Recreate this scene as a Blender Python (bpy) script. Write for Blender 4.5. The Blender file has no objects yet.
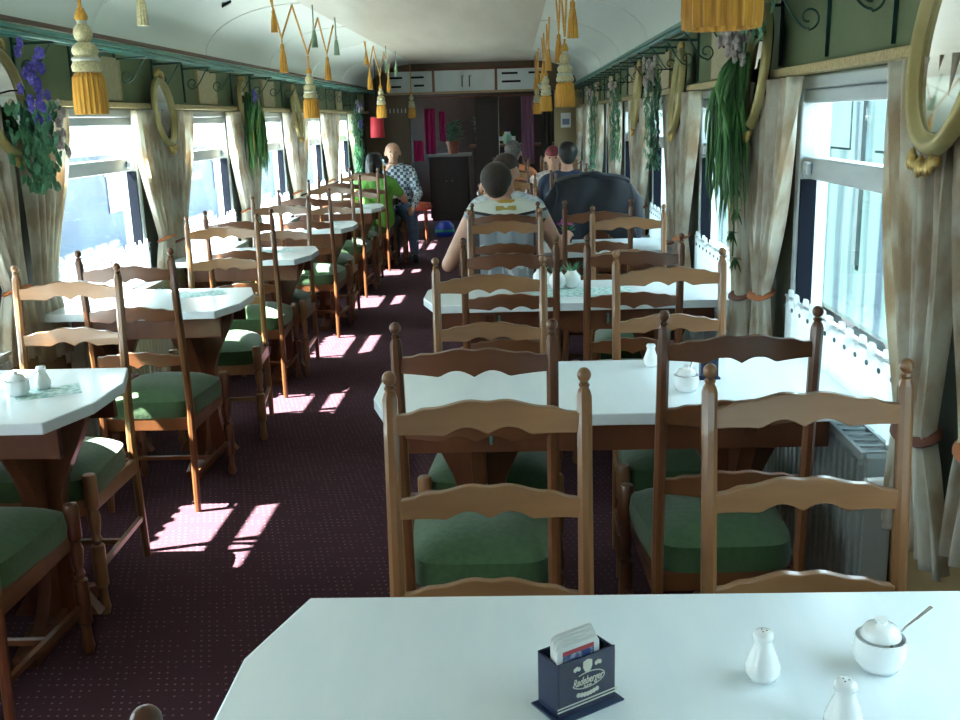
import bpy, math, random
from mathutils import Vector, Matrix
random.seed(7)
PI=math.pi; sin=math.sin; cos=math.cos
S=bpy.context.scene; COL=S.collection
# ------------------------------------------------------------------ materials
def newmat(name):
    m=bpy.data.materials.new(name); m.use_nodes=True; nt=m.node_tree
    b=nt.nodes['Principled BSDF']; return m,nt,b
def sock(b,n,v):
    if n in b.inputs: b.inputs[n].default_value=v
def rgb(c): return (c[0],c[1],c[2],1)
def plain(name,c,rough=.5,metal=0,spec=.5,sheen=0,c2=None,scale=8,stretch=(1,1,1),detail=4,bump=0,coat=0,trans=0,lo=.35,hi=.65):
    m,nt,b=newmat(name); N=nt.nodes; L=nt.links
    sock(b,'Base Color',rgb(c)); sock(b,'Roughness',rough); sock(b,'Metallic',metal); sock(b,'Specular IOR Level',spec)
    sock(b,'Sheen Weight',sheen); sock(b,'Coat Weight',coat)
    if c2 is not None or bump:
        tc=N.new('ShaderNodeTexCoord'); mp=N.new('ShaderNodeMapping'); mp.inputs['Scale'].default_value=stretch
        no=N.new('ShaderNodeTexNoise'); no.inputs['Scale'].default_value=scale; no.inputs['Detail'].default_value=detail
        L.new(tc.outputs['Object'],mp.inputs['Vector']); L.new(mp.outputs['Vector'],no.inputs['Vector'])
        if c2 is not None:
            r=N.new('ShaderNodeValToRGB'); r.color_ramp.elements[0].position=lo; r.color_ramp.elements[1].position=hi
            r.color_ramp.elements[0].color=rgb(c); r.color_ramp.elements[1].color=rgb(c2)
            L.new(no.outputs['Fac'],r.inputs['Fac']); L.new(r.outputs['Color'],b.inputs['Base Color'])
            colout=r.outputs['Color']
        if bump:
            bp=N.new('ShaderNodeBump'); bp.inputs['Strength'].default_value=bump; bp.inputs['Distance'].default_value=.01
            L.new(no.outputs['Fac'],bp.inputs['Height']); L.new(bp.outputs['Normal'],b.inputs['Normal'])
    if trans:
        t=N.new('ShaderNodeBsdfTranslucent'); mx=N.new('ShaderNodeMixShader'); mx.inputs['Fac'].default_value=trans
        t.inputs['Color'].default_value=rgb(c)
        if c2 is not None: L.new(colout,t.inputs['Color'])
        out=N['Material Output']; L.new(b.outputs[0],mx.inputs[1]); L.new(t.outputs[0],mx.inputs[2]); L.new(mx.outputs[0],out.inputs['Surface'])
    return m
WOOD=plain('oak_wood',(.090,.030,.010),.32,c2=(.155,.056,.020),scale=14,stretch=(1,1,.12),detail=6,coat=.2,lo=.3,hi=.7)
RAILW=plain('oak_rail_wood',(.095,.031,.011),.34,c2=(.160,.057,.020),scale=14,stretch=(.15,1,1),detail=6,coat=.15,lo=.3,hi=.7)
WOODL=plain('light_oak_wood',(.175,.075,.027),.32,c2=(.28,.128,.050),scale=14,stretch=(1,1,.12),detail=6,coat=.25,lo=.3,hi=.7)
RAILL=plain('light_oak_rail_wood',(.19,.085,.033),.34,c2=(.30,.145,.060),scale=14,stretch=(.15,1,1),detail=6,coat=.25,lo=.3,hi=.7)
DWOOD=plain('dark_stained_wood',(.10,.030,.013),.35,c2=(.17,.055,.022),scale=10,stretch=(1,1,.1),detail=5,coat=.2)
GREENV=plain('green_velvet',(.019,.056,.012),.85,sheen=.25,c2=(.028,.075,.017),scale=60,bump=.15)
LAM=plain('white_laminate',(.74,.83,.88),.22,c2=(.80,.87,.90),scale=5,stretch=(3,.6,1),detail=8)
LAME=plain('laminate_edge',(.62,.64,.60),.4,c2=(.70,.71,.67),scale=6,detail=5)
CER=plain('white_ceramic',(.84,.86,.86),.12,coat=.5)
CHROME=plain('spoon_metal',(.62,.62,.60),.18,metal=1)
NAVY=plain('navy_plastic',(.010,.016,.045),.25,c2=(.013,.02,.055),scale=5)
NAVYL=plain('navy_plastic_foot',(.012,.03,.085),.3)
LOGO=plain('logo_cream',(.62,.62,.52),.5)
CARD=plain('white_card',(.80,.80,.78),.6)
REDP=plain('coaster_red',(.45,.05,.06),.5)
BLUEP=plain('coaster_blue',(.03,.06,.22),.5,c2=(.45,.5,.6),scale=60,lo=.5,hi=.6)
GOLD=plain('gold_gilt',(.42,.28,.08),.35,metal=.7,c2=(.58,.42,.16),scale=20)
GOLDF=plain('gilt_frame_paint',(.33,.27,.10),.35,metal=.35,c2=(.45,.38,.17),scale=6)
TGOLD=plain('tassel_gold_silk',(.66,.33,.03),.6,sheen=.15,c2=(.38,.17,.012),scale=160,stretch=(1,1,.03))
TPALE=plain('tassel_pale_silk',(.58,.52,.30),.6,sheen=.4,c2=(.36,.32,.16),scale=120)
TGREY=plain('tassel_grey_band',(.38,.42,.40),.6,c2=(.55,.55,.45),scale=150)
TGREEN=plain('tassel_green_silk',(.16,.28,.18),.6,c2=(.25,.36,.22),scale=140,stretch=(1,1,.05))
MIRR=plain('mirror_glass',(.75,.78,.76),.03,metal=1)
IRON=plain('green_painted_iron',(.012,.060,.045),.35,c2=(.02,.085,.065),scale=20)
RACK=plain('green_painted_rack',(.04,.19,.155),.35,c2=(.06,.24,.20),scale=15)
WGREEN=plain('green_wall_covering',(.125,.165,.075),.7,c2=(.15,.19,.09),scale=4)
WPIER=plain('dark_olive_pier',(.045,.055,.035),.7,c2=(.06,.07,.045),scale=3)
WTAN=plain('tan_lower_wall',(.26,.18,.075),.6,c2=(.31,.215,.095),scale=3)
COVE=plain('pale_green_ceiling_paint',(.64,.69,.63),.38,c2=(.69,.74,.68),scale=1.2,stretch=(1,.4,1))
CPAN=plain('beige_ceiling_panel',(.46,.43,.35),.35,c2=(.52,.49,.41),scale=2,stretch=(4,.5,1))
BTRIM=plain('brown_cornice',(.10,.05,.03),.4)
GTRIM=plain('gold_braid_trim',(.50,.40,.20),.6,c2=(.36,.26,.11),scale=90)
BEIGE=plain('beige_vent_panel',(.42,.36,.20),.6,c2=(.48,.42,.25),scale=30)
ALU=plain('brushed_window_aluminium',(.42,.48,.50),.38,metal=.3,c2=(.50,.55,.57),scale=3,stretch=(.5,1,6))
GASK=plain('dark_window_gasket',(.006,.008,.014),.9,spec=.1)
RADI=plain('radiator_enamel',(.36,.40,.40),.35,c2=(.42,.46,.45),scale=2)
CURT=plain('marbled_drape',(.82,.80,.72),.7,c2=(.56,.45,.32),scale=8,stretch=(1.6,1,.7),detail=4.5,trans=.55,sheen=.1,lo=.42,hi=.60)
LACE=plain('white_lace',(.90,.92,.93),.8,c2=(.84,.88,.90),scale=40,trans=.6)
EMB=plain('grey_embroidery',(.10,.12,.13),.8)
TIE=plain('orange_tie_back',(.42,.13,.04),.6)
TIED=plain('brown_tie_back',(.16,.05,.03),.6)
LEAF=plain('dark_green_leaf',(.025,.11,.025),.35,c2=(.07,.22,.055),scale=9,trans=.12)
LEAFB=plain('ivy_leaf',(.04,.19,.085),.45,c2=(.13,.36,.20),scale=14,trans=.12)
LEAFM=plain('mid_green_leaf',(.07,.22,.07),.35,c2=(.12,.32,.10),scale=9,trans=.15)
LEAFY=plain('yellow_green_leaf',(.25,.30,.06),.5,c2=(.4,.38,.15),scale=10,trans=.2)
PURP=plain('violet_petal',(.09,.07,.42),.6,c2=(.16,.12,.55),scale=30,trans=.15)
WPET=plain('white_petal',(.66,.62,.58),.7,c2=(.52,.42,.42),scale=20,trans=.3)
MAG=plain('magenta_petal',(.50,.04,.35),.6)
TERRA=plain('terracotta',(.38,.12,.07),.7,c2=(.44,.16,.10),scale=20)
SKIN=plain('skin',(.52,.27,.18),.5,c2=(.58,.32,.22),scale=12)
DOILY=plain('teal_printed_paper',(.22,.45,.42),.6,c2=(.62,.74,.74),scale=45,detail=3,lo=.42,hi=.58)
PINK=plain('pink_drape',(.60,.03,.22),.6,c2=(.42,.02,.15),scale=6,stretch=(1,4,.3),trans=.4)
BLK=plain('black_fabric',(.006,.008,.013),.7,c2=(.014,.018,.03),scale=8)
BARW=plain('bar_dark_wood',(.016,.007,.006),.4,c2=(.03,.011,.008),scale=4,stretch=(1,1,.2))
PARTW=plain('partition_brown',(.10,.062,.035),.5,c2=(.125,.08,.045),scale=5,stretch=(1,1,.2))
def carpet():
    m,nt,b=newmat('burgundy_dotted_carpet'); N=nt.nodes; L=nt.links
    tc=N.new('ShaderNodeTexCoord'); sx=N.new('ShaderNodeSeparateXYZ'); L.new(tc.outputs['Object'],sx.inputs[0])
    def math_(op,a,bv):
        n=N.new('ShaderNodeMath'); n.operation=op
        for i,v in enumerate((a,bv)):
            if v is None: continue
            if isinstance(v,(int,float)): n.inputs[i].default_value=v
            else: L.new(v,n.inputs[i])
        return n.outputs[0]
    X,Y=sx.outputs[0],sx.outputs[1]
    u=math_('MULTIPLY',X,1/.024); v=math_('MULTIPLY',Y,1/.030)
    row=math_('FLOOR',v,None); sh=math_('MULTIPLY',row,.37); u2=math_('ADD',u,sh)
    fu=math_('ABSOLUTE',math_('SUBTRACT',math_('FRACT',u2,None),.5),None); fv=math_('ABSOLUTE',math_('SUBTRACT',math_('FRACT',v,None),.5),None)
    a=math_('LESS_THAN',fu,.13); c=math_('LESS_THAN',fv,.10); dot=math_('MULTIPLY',a,c)
    no=N.new('ShaderNodeTexNoise'); no.inputs['Scale'].default_value=14; L.new(tc.outputs['Object'],no.inputs['Vector'])
    big=math_('GREATER_THAN',no.outputs['Fac'],.47); k=math_('MULTIPLY',dot,big)
    fn=N.new('ShaderNodeTexNoise'); fn.inputs['Scale'].default_value=350; L.new(tc.outputs['Object'],fn.inputs['Vector'])
    base=N.new('ShaderNodeMix'); base.data_type='RGBA'; base.inputs[6].default_value=(.030,.011,.016,1); base.inputs[7].default_value=(.072,.032,.042,1)
    L.new(fn.outputs['Fac'],base.inputs[0])
    mx=N.new('ShaderNodeMix'); mx.data_type='RGBA'; mx.inputs[7].default_value=(.17,.10,.13,1); L.new(base.outputs[2],mx.inputs[6]); L.new(k,mx.inputs[0])
    L.new(mx.outputs[2],b.inputs['Base Color']); sock(b,'Roughness',.95); sock(b,'Specular IOR Level',.1)
    bp=N.new('ShaderNodeBump'); bp.inputs['Strength'].default_value=.3; bp.inputs['Distance'].default_value=.004; L.new(fn.outputs['Fac'],bp.inputs['Height']); L.new(bp.outputs[0],b.inputs['Normal'])
    return m
CARPET=carpet()
def glass(name,tint=(.93,.98,.98),refl=.07):
    m,nt,b=newmat(name); N=nt.nodes; L=nt.links
    t=N.new('ShaderNodeBsdfTransparent'); t.inputs[0].default_value=rgb(tint); g=N.new('ShaderNodeBsdfGlossy'); g.inputs['Roughness'].default_value=.02
    mx=N.new('ShaderNodeMixShader'); mx.inputs[0].default_value=refl; L.new(t.outputs[0],mx.inputs[1]); L.new(g.outputs[0],mx.inputs[2])
    L.new(mx.outputs[0],N['Material Output'].inputs['Surface']); return m
GLASS=glass('window_glass')
BEERG=glass('drinking_glass',(.9,.95,.95),.15)
BEER=plain('beer',(.75,.42,.06),.2,trans=.5)
def plaid():
    m,nt,b=newmat('blue_white_plaid'); N=nt.nodes; L=nt.links
    tc=N.new('ShaderNodeTexCoord'); ck=N.new('ShaderNodeTexChecker'); ck.inputs['Scale'].default_value=30
    ck.inputs[1].default_value=(.50,.56,.62,1); ck.inputs[2].default_value=(.05,.07,.13,1)
    L.new(tc.outputs['Object'],ck.inputs[0]); L.new(ck.outputs[0],b.inputs['Base Color']); sock(b,'Roughness',.8); return m
PLAID=plaid()
# ------------------------------------------------------------------ mesh helpers
class MB:
    def __init__(s): s.v=[]; s.f=[]; s.m=[]
    def add(s,vs,fs,mi=0):
        o=len(s.v); s.v+= [tuple(a) for a in vs]; s.f+=[tuple(i+o for i in f) for f in fs]; s.m+=[mi]*len(fs); return s
    def box(s,x0,x1,y0,y1,z0,z1,mi=0):
        vs=[(x,y,z) for x in (x0,x1) for y in (y0,y1) for z in (z0,z1)]
        return s.add(vs,[(0,1,3,2),(4,6,7,5),(0,4,5,1),(2,3,7,6),(0,2,6,4),(1,5,7,3)],mi)
    def rings(s,rs,close=True,caps=True,mi=0):
        n=len(rs[0]); vs=[p for r in rs for p in r]; fs=[]
        for i in range(len(rs)-1):
            for j in range(n if close else n-1):
                k=(j+1)%n; fs.append((i*n+j,i*n+k,(i+1)*n+k,(i+1)*n+j))
        if caps and close: fs.append(tuple(reversed(range(n)))); fs.append(tuple((len(rs)-1)*n+j for j in range(n)))
        return s.add(vs,fs,mi)
    def lathe(s,prof,c=(0,0,0),n=16,sx=1,sy=1,rot=0,mi=0,ridge=0,nr=0):
        rs=[]
        for r,z in prof:
            ring=[]
            for j in range(n):
                a=2*PI*j/n+rot; rr=max(r,1e-4)*(1+(ridge*cos(nr*a) if nr else 0))
                ring.append((c[0]+rr*sx*cos(a),c[1]+rr*sy*sin(a),c[2]+z))
            rs.append(ring)
        return s.rings(rs,mi=mi)
    def tube(s,pts,r,n=8,mi=0,closed=False,rot=0,flat=1):
        pts=[Vector(p) for p in pts]; R=r if isinstance(r,(list,tuple)) else [r]*len(pts); rs=[]; up=None
        for i,p in enumerate(pts):
            a=pts[i-1] if (i>0 or closed) else p; b=pts[(i+1)%len(pts)] if (i<len(pts)-1 or closed) else p
            t=(b-a).normalized()
            if up is None: up=Vector((0,0,1)) if abs(t.z)<.9 else Vector((0,1,0))
            x=t.cross(up).normalized(); y=x.cross(t).normalized(); up=y
            rs.append([tuple(p+x*(R[i]*cos(2*PI*j/n+rot))+y*(R[i]*flat*sin(2*PI*j/n+rot))) for j in range(n)])
        if closed: rs.append(rs[0])
        return s.rings(rs,caps=not closed,mi=mi)
    def prism(s,out,a0,a1,axis='y',mi=0):
        # out: 2D outline; axis y -> (x,z) outline; x -> (y,z); z -> (x,y)
        def P(p,a): return {'y':(p[0],a,p[1]),'x':(a,p[0],p[1]),'z':(p[0],p[1],a)}[axis]
        n=len(out); vs=[P(p,a0) for p in out]+[P(p,a1) for p in out]
        fs=[tuple(range(n)),tuple(reversed(range(n,2*n)))]+[(i,i+n,(i+1)%n+n,(i+1)%n) for i in range(n)]
        return s.add(vs,fs,mi)
    def ell(s,c,r,n=12,k=8,mi=0):
        prof=[(sin(PI*i/k),-cos(PI*i/k)) for i in range(k+1)]
        rs=[[(c[0]+r[0]*max(p[0],1e-3)*cos(2*PI*j/n),c[1]+r[1]*max(p[0],1e-3)*sin(2*PI*j/n),c[2]+r[2]*p[1]) for j in range(n)] for p in prof]
        return s.rings(rs,mi=mi)
    def grid(s,fn,nu,nv,mi=0):
        vs=[fn(i/nu,j/nv) for i in range(nu+1) for j in range(nv+1)]
        fs=[(i*(nv+1)+j,(i+1)*(nv+1)+j,(i+1)*(nv+1)+j+1,i*(nv+1)+j+1) for i in range(nu) for j in range(nv)]
        return s.add(vs,fs,mi)
    def xf(s,M):
        s.v=[tuple(M@Vector(p)) for p in s.v]; return s
    def build(s,name,mats,parent=None,ang=40,bevel=0,solid=0,loc=None):
        me=bpy.data.meshes.new(name); me.from_pydata(s.v,[],s.f)
        mats=mats if isinstance(mats,(list,tuple)) else [mats]
        for m in mats: me.materials.append(m)
        if len(mats)>1: me.polygons.foreach_set('material_index',s.m)
        me.update(); 
        import bmesh
        bm=bmesh.new(); bm.from_mesh(me)
        if not solid: bmesh.ops.recalc_face_normals(bm,faces=bm.faces[:])
        bm.to_mesh(me); bm.free()
        if ang:
            me.polygons.foreach_set('use_smooth',[True]*len(me.polygons)); me.set_sharp_from_angle(angle=math.radians(ang))
        o=bpy.data.objects.new(name,me); COL.objects.link(o)
        if parent: o.parent=parent
        if loc: o.location=loc
        if bevel:
            b=o.modifiers.new('b','BEVEL'); b.width=bevel; b.segments=2; b.limit_method='ANGLE'; b.angle_limit=math.radians(40)
        if solid:
            b=o.modifiers.new('s','SOLIDIFY'); b.thickness=solid; b.offset=0
        return o
def tag(o,label,cat,group=None,kind=None):
    if label: o['label']=label
    if cat: o['category']=cat
    if group: o['group']=group
    if kind: o['kind']=kind
    return o
def empty(name,loc=(0,0,0),rz=0,label=None,cat=None,group=None):
    o=bpy.data.objects.new(name,None); COL.objects.link(o); o.empty_display_size=.05
    o.location=loc; o.rotation_euler=(0,0,rz); return tag(o,label,cat,group)
def struct(o): o['kind']='structure'; return o
def dup(o,parent=None):
    c=o.copy(); COL.objects.link(c); c.parent=parent
    for ch in list(o.children): dup(ch,c)
    return c
ORD=['first','second','third','fourth','fifth','sixth','seventh','eighth']
# ------------------------------------------------------------------ camera (fitted to the photo)
f_,h_,yaw,pitch,roll=1000.0,1.51459878,0.0402094,-0.2373705,0.0299493
c,s=cos(yaw),sin(yaw); F=Vector((-s,c,0)); R=Vector((c,s,0)); U=Vector((0,0,1))
c,s=cos(pitch),sin(pitch); F2=F*c+U*s; U2=U*c-F*s
c,s=cos(roll),sin(roll); R3=R*c-U2*s; U3=U2*c+R*s
cam=bpy.data.cameras.new('camera'); cam.sensor_width=36; cam.lens=f_/960*36; cam.clip_start=.02
co=bpy.data.objects.new('camera',cam); COL.objects.link(co); S.camera=co
M=Matrix.Identity(4)
for i in range(3): M[i][0]=R3[i]; M[i][1]=U3[i]; M[i][2]=-F2[i]
M[2][3]=h_; co.matrix_world=M
# ------------------------------------------------------------------ shell
XLW,XRW=-2.093,.957; Y0,Y1,YP=-2.6,19.0,14.4
XC=(XLW+XRW)/2
CT=.10
fl=MB().box(XLW-CT,XRW+CT,Y0,Y1,-.1,0).build('floor',CARPET,ang=0); struct(fl)
LW=[(4.35+1.8*k,5.58+1.8*k) for k in range(-3,5)]+[(15.3,16.5),(17.0,18.2)]
RW=[(2.25+1.8*k,3.47+1.8*k) for k in range(-2,6)]+[(13.05,14.1),(16.2,17.4)]
ZS,ZT=.62,1.615
def wall(name,xin,xout,wins):
    m=MB(); a,b=min(xin,xout),max(xin,xout)
    m.box(a,b,Y0,Y1,0,ZS,0); m.box(a,b,Y0,Y1,ZT,2.0,2)
    y=Y0
    for w0,w1 in wins: m.box(a,b,y,w0,ZS,ZT,1); y=w1
    m.box(a,b,y,Y1,ZS,ZT,1)
    return struct(m.build(name,[WTAN,WPIER,WGREEN],ang=0))
wall('wall_left',XLW,XLW-CT,LW); wall('wall_right',XRW,XRW+CT,RW)
struct(MB().box(XLW-CT,XRW+CT,Y0-.08,Y0,0,2.4).build('wall_back',PARTW,ang=0))
struct(MB().box(XLW-CT,XRW+CT,Y1,Y1+.08,0,2.4).build('wall_far',BARW,ang=0))
# ceiling: coves and centre panel
def prof():
    pts=[(XRW+.05,1.955)]
    x0,z0,x1,z1=XRW-.09,1.958,.22,2.27
    for i in range(13):
        t=i/12*PI/2; pts.append((x1+(x0-x1)*cos(t),z0+(z1-z0)*sin(t)))
    return pts
pr=prof(); prL=[(2*XC-x,z) for x,z in pr]
def shell(ps,th,y0,y1):
    m=MB(); 
    m.rings([[(x,y0,z) for x,z in ps]+[(x,y0,z+th) for x,z in reversed(ps)],[(x,y1,z) for x,z in ps]+[(x,y1,z+th) for x,z in reversed(ps)]])
    return m
a=shell(pr,.06,Y0,Y1); b_=shell(prL,.06,Y0,Y1); a.add(b_.v,b_.f)
struct(a.build('ceiling',COVE,ang=50))
struct(MB().box(2*XC-.22-.01,.23,Y0,Y1,2.268,2.35).build('ceiling_centre',CPAN,ang=0))
struct(MB().box(XLW-CT,XLW+.05,Y0,Y1,1.99,2.1).box(XRW-.05,XRW+CT,Y0,Y1,1.99,2.1).build('trim_1',BTRIM,ang=0))
n=2
for x in (XRW-.09,2*XC-XRW+.09):
    struct(MB().box(x-.012,x+.012,Y0,YP,1.945,1.962).build('trim_%d'%n,BTRIM,ang=0)); n+=1
for x0,x1 in ((XRW-.055,XRW),(XLW,XLW+.055)):
    m=MB().box(x0,x1,Y0,YP,1.620,1.648)
    # little scalloped braid under the moulding
    xe=x0 if x0>0 else x1
    k=0;y=0.5
    struct(m.build('trim_%d'%n,GTRIM,ang=0,bevel=.004)); n+=1
for i,y in enumerate([-.5,1.3,3.1,4.95,6.75,8.5,10.3,12.1]):
    for P_ in (pr,prL):
        m=MB().tube([(x,y,z-.002) for x,z in P_[1:]],.004,6)
        struct(m.build('trim_%d'%n,LAME)); n+=1
# dark ceiling vent slots left
for sx,sy in ((-1.70,6.24),(-1.60,6.05)):
    m=MB().box(-.03,.03,-.05,.05,-.004,.004); o=m.build('ceiling_vent_slot',GASK,ang=0); 
    t=math.acos(min(1,((2*XC-.22)-sx)/((2*XC-.22)-(2*XC-XRW+.09)))); zz=1.958+.312*sin(t)
    o.location=(sx,sy,zz-.004); o.rotation_euler=(0,-.45,.3)
    tag(o,'short dark vent slot in the left ceiling cove, '+('the farther of two' if sy>6.1 else 'the nearer of two'),'vent')
# ------------------------------------------------------------------ windows
def window(idx,side,w0,w1):
    x=XLW if side<0 else XRW; d=side
    r=empty('window_%d'%idx,(x,(w0+w1)/2,ZS)); r['kind']='structure'
    w=(w1-w0)/2; H=ZT-ZS
    def B(a,b,y0,y1,z0,z1): # a,b depth outward
        m=MB(); xs=sorted((a*d,b*d)); return m.box(xs[0],xs[1],y0,y1,z0,z1)
    fr=B(-.012,.09,-w,-w+.045,0,H)
    for q in (B(-.012,.09,w-.045,w,0,H),B(-.012,.09,-w+.045,w-.045,H-.04,H),B(-.012,.09,-w+.045,w-.045,0,.05)): fr.add(q.v,q.f)
    fr.build('window_frame',ALU,r,ang=0,bevel=.006)
    B(.0,.05,-w+.047,w-.047,H-.325,H-.255).build('window_crossbar',ALU,r,ang=0,bevel=.006)
    B(-.004,.04,-w+.047,w-.047,H-.085,H-.042).build('window_top_bar',ALU,r,ang=0,bevel=.006)
    for q in (B(-.006,.045,w-.060,w-.0475,.052,H-.33),B(-.006,.045,-w+.0475,-w+.060,.052,H-.33)): q.build('gasket',GASK,r,ang=0)
    B(.05,.056,-w+.047,w-.047,.052,H-.30).build('lower_pane',GLASS,r,ang=0)
    B(.03,.036,-w+.047,w-.047,H-.254,H-.087).build('upper_pane',GLASS,r,ang=0)
    B(-.02,-.0005,w-.16,w-.11,H-.31,H-.27).build('latch',ALU,r,ang=0,bevel=.004)
wi=1
for w0,w1 in LW: window(wi,-1,w0,w1); wi+=1
for w0,w1 in RW: window(wi,1,w0,w1); wi+=1
# ------------------------------------------------------------------ drapes, cafe curtains
def drape(side,ytop,wtop,ytie,ybot,wbot,seed,label,zt=1.612,ztie=.88,zb=.60,tie=TIE,group='tied-back drapes'):
    random.seed(seed); x=(XRW-.065) if side>0 else (XLW+.065); d=-side
    r=empty('drape',(x,ytie,zb),0,label,'curtain',group)
    ph=random.random()*6; nf=random.choice([5,6,6,7])
    def fn(u,v):
        z=zt+(zb-zt)*v; vt=(zt-ztie)/(zt-zb)
        if v<vt:
            t=v/vt; t2=t*t*(3-2*t); t2=t2*.65+.35*t**3
            yc=ytop+(ytie-ytop)*t2; w=wtop+(.14-wtop)*t2
        else:
            t=(v-vt)/(1-vt); t2=t**.7
            yc=ytie+(ybot-ytie)*t; w=.14+(wbot-.14)*t2
        a=.026*(.5+.5*min(1,w/.35))
        y=yc+(u-.5)*w+ .008*sin(9*v+ph+u*3)
        xx=a*sin(nf*2*PI*u+ph+1.2*sin(3*v))+.006*sin(17*u+5*v)
        return (d*(xx+.03*math.exp(-((v-vt)/.06)**2)*0),y-ytie,z-zb)
    MB().grid(fn,72,30).build('fabric',CURT,r,ang=0 or 80,solid=.003)
    m=MB().tube([(.032*cos(a),.080*sin(a),ztie-zb+.012*cos(a)) for a in [2*PI*i/20 for i in range(20)]],.016,8,closed=True,flat=.5)
    o=m.build('tie_back',tie,r)
    if tie is TIED: o['label']='dark brown tie band'
    else: o['label']='orange tie band'
    return r
def cafe(side,w0,w1,label,zt=.915):
    x=(XRW-.028) if side>0 else (XLW+.028)
    y0,y1=w0+.02,w1-.02; W=y1-y0; zb=.48 
    r=empty('lace_cafe_curtain',(x,(y0+y1)/2,zb),0,label,'curtain','white lace half curtains')
    nsc=13
    def fn(u,v):
        s_=abs((u*nsc)%1-.5)*2; top=zt-(.022 if s_>.55 else 0)-.006*s_
        z=top+(zb-top)*v
        return (.009*sin(u*nsc*2*PI)*(.3+v)+.004*sin(u*41),(u-.5)*W,z-zb)
    m=MB().grid(fn,nsc*10,6)
    for k in range(nsc):
        yy=((k+.5)/nsc-.5)*W; m.ell((-side*.0165,yy,zt-zb-.055),(.002,.011,.007),8,6,mi=1)
    m.build('lace_panel',[LACE,EMB],r,ang=80,solid=.0015)
    MB().tube([(side*.004,-W/2-.02,zt-zb-.03),(side*.004,W/2+.02,zt-zb-.03)],.005,8).build('curtain_rod',ALU,r)
for i,(w0,w1) in enumerate(LW[:8]):
    far=i-2
    lb='left window %s'%(['behind the camera','level with the camera','nearest the left edge','second from the front','third from the front','fourth from the front','fifth from the front','farthest'][i])
    drape(-1,w1+.04,.44,w1+.16,w1+.10,.28,10+i,'beige marbled drape, far side of the '+lb,ztie=.89)
    drape(-1,w0+.02,.46,w0-.15,w0-.14,.24,30+i,'beige marbled drape, near side of the '+lb,ztie=.85,zb=.55,tie=TIED)
    cafe(-1,w0,w1,'white lace half curtain, '+lb)
for i,(w0,w1) in enumerate(RW[:9]):
    lb='right window %s'%(['behind the camera','beside the front table','nearest, with the clear view out','second from the front','third from the front','fourth from the front','fifth from the front','sixth from the front','farthest'][i])
    drape(1,w1+.10,.62,w1+.19,w1+.14,.30,50+i,'beige marbled drape, far side of the '+lb,ztie=.86,zb=.60)
    drape(1,w0+.02,.42,w0-.06,w0-.10,.34,70+i,'beige marbled drape, near side of the '+lb,ztie=.80,zb=.53,tie=TIED)
    cafe(1,w0,w1,'white lace half curtain, '+lb)
# ------------------------------------------------------------------ radiators
def radiator(side,y0,y1,label):
    xw=XRW if side>0 else XLW; d=-side
    r=empty('radiator',(xw,(y0+y1)/2,0.08),0,label,'radiator','ribbed radiators under the windows')
    L_=(y1-y0)/2; H=.60
    m=MB(); nr=int(2*L_/.045)
    out=[]
    def seg(a,b,y0,y1,z0,z1): xs=sorted((a*d,b*d)); m.box(xs[0],xs[1],y0,y1,z0,z1)
    seg(.035,.105,-L_,L_,0,H-.01)
    for k in range(nr):
        y=-L_+(k+.5)*2*L_/nr; seg(.105,.117,y-.013,y+.013,.03,H-.03)
    m.build('ribbed_panel',RADI,r,ang=0,bevel=.003)
    m=MB(); seg(.028,.038,-L_,L_,H-.008,H+.006); seg(.108,.119,-L_,L_,H-.008,H+.006)
    for k in range(24):
        y=-L_+(k+.5)*2*L_/24; seg(.038,.108,y-.006,y+.006,H-.004,H+.002)
    m.build('top_grille',RADI,r,ang=0)
    for yy in (-L_*.8,L_*.8): MB().tube([(d*.07,yy,-.079),(d*.07,yy,.002)],.012,8).build('foot_pipe',RADI,r)
    MB().tube([(d*.05,-L_,H-.06),(d*.07,-L_-.05,H-.06)],.010,8).build('valve_stem',ALU,r)
    o=MB().tube([(d*.05,-L_-.05,H-.06),(d*.12,-L_-.05,H-.06)],[.022,.019],12).build('valve_knob',CER,r); o['label']='white valve knob'
    MB().tube([(d*.02,L_*.5,H*.5),(d*.05,L_*.5,H*.5)],.012,8).build('wall_bracket',RADI,r)
for i in range(7):
    radiator(1,RW[i+1][0]+.12,RW[i+1][1]+.02,'grey ribbed radiator under the right window, %s from the front'%ORD[i])
for i in range(7):
    radiator(-1,LW[i+1][0]+.05,LW[i+1][1]-.05,'grey ribbed radiator under the left window, %s from the front'%ORD[i])
# ------------------------------------------------------------------ beige panels above windows
def vent(side,yc,label):
    x=(XRW-.008) if side>0 else (XLW+.008)
    r=empty('vent_panel',(x,yc,1.66),0,label,'panel','beige panels above the windows')
    MB().box(-.008,.008,-.2,.2,0,.215).build('board',BEIGE,r,ang=0,bevel=.003)
    for a in ((-.211,-.2005),(.2005,.211)): MB().box(-.008,.011,a[0],a[1],-.003,.218).build('edge_strip',GTRIM,r,ang=0)
for i in range(8): vent(-1,5.22+1.75*(i-1) if i else 3.4,'beige board on the green wall high above the left windows, %s from the front'%ORD[i])
for i in range(7): vent(1,4.78+1.76*i,'beige board on the green wall high above the right windows, %s from the front'%ORD[i])
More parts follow.
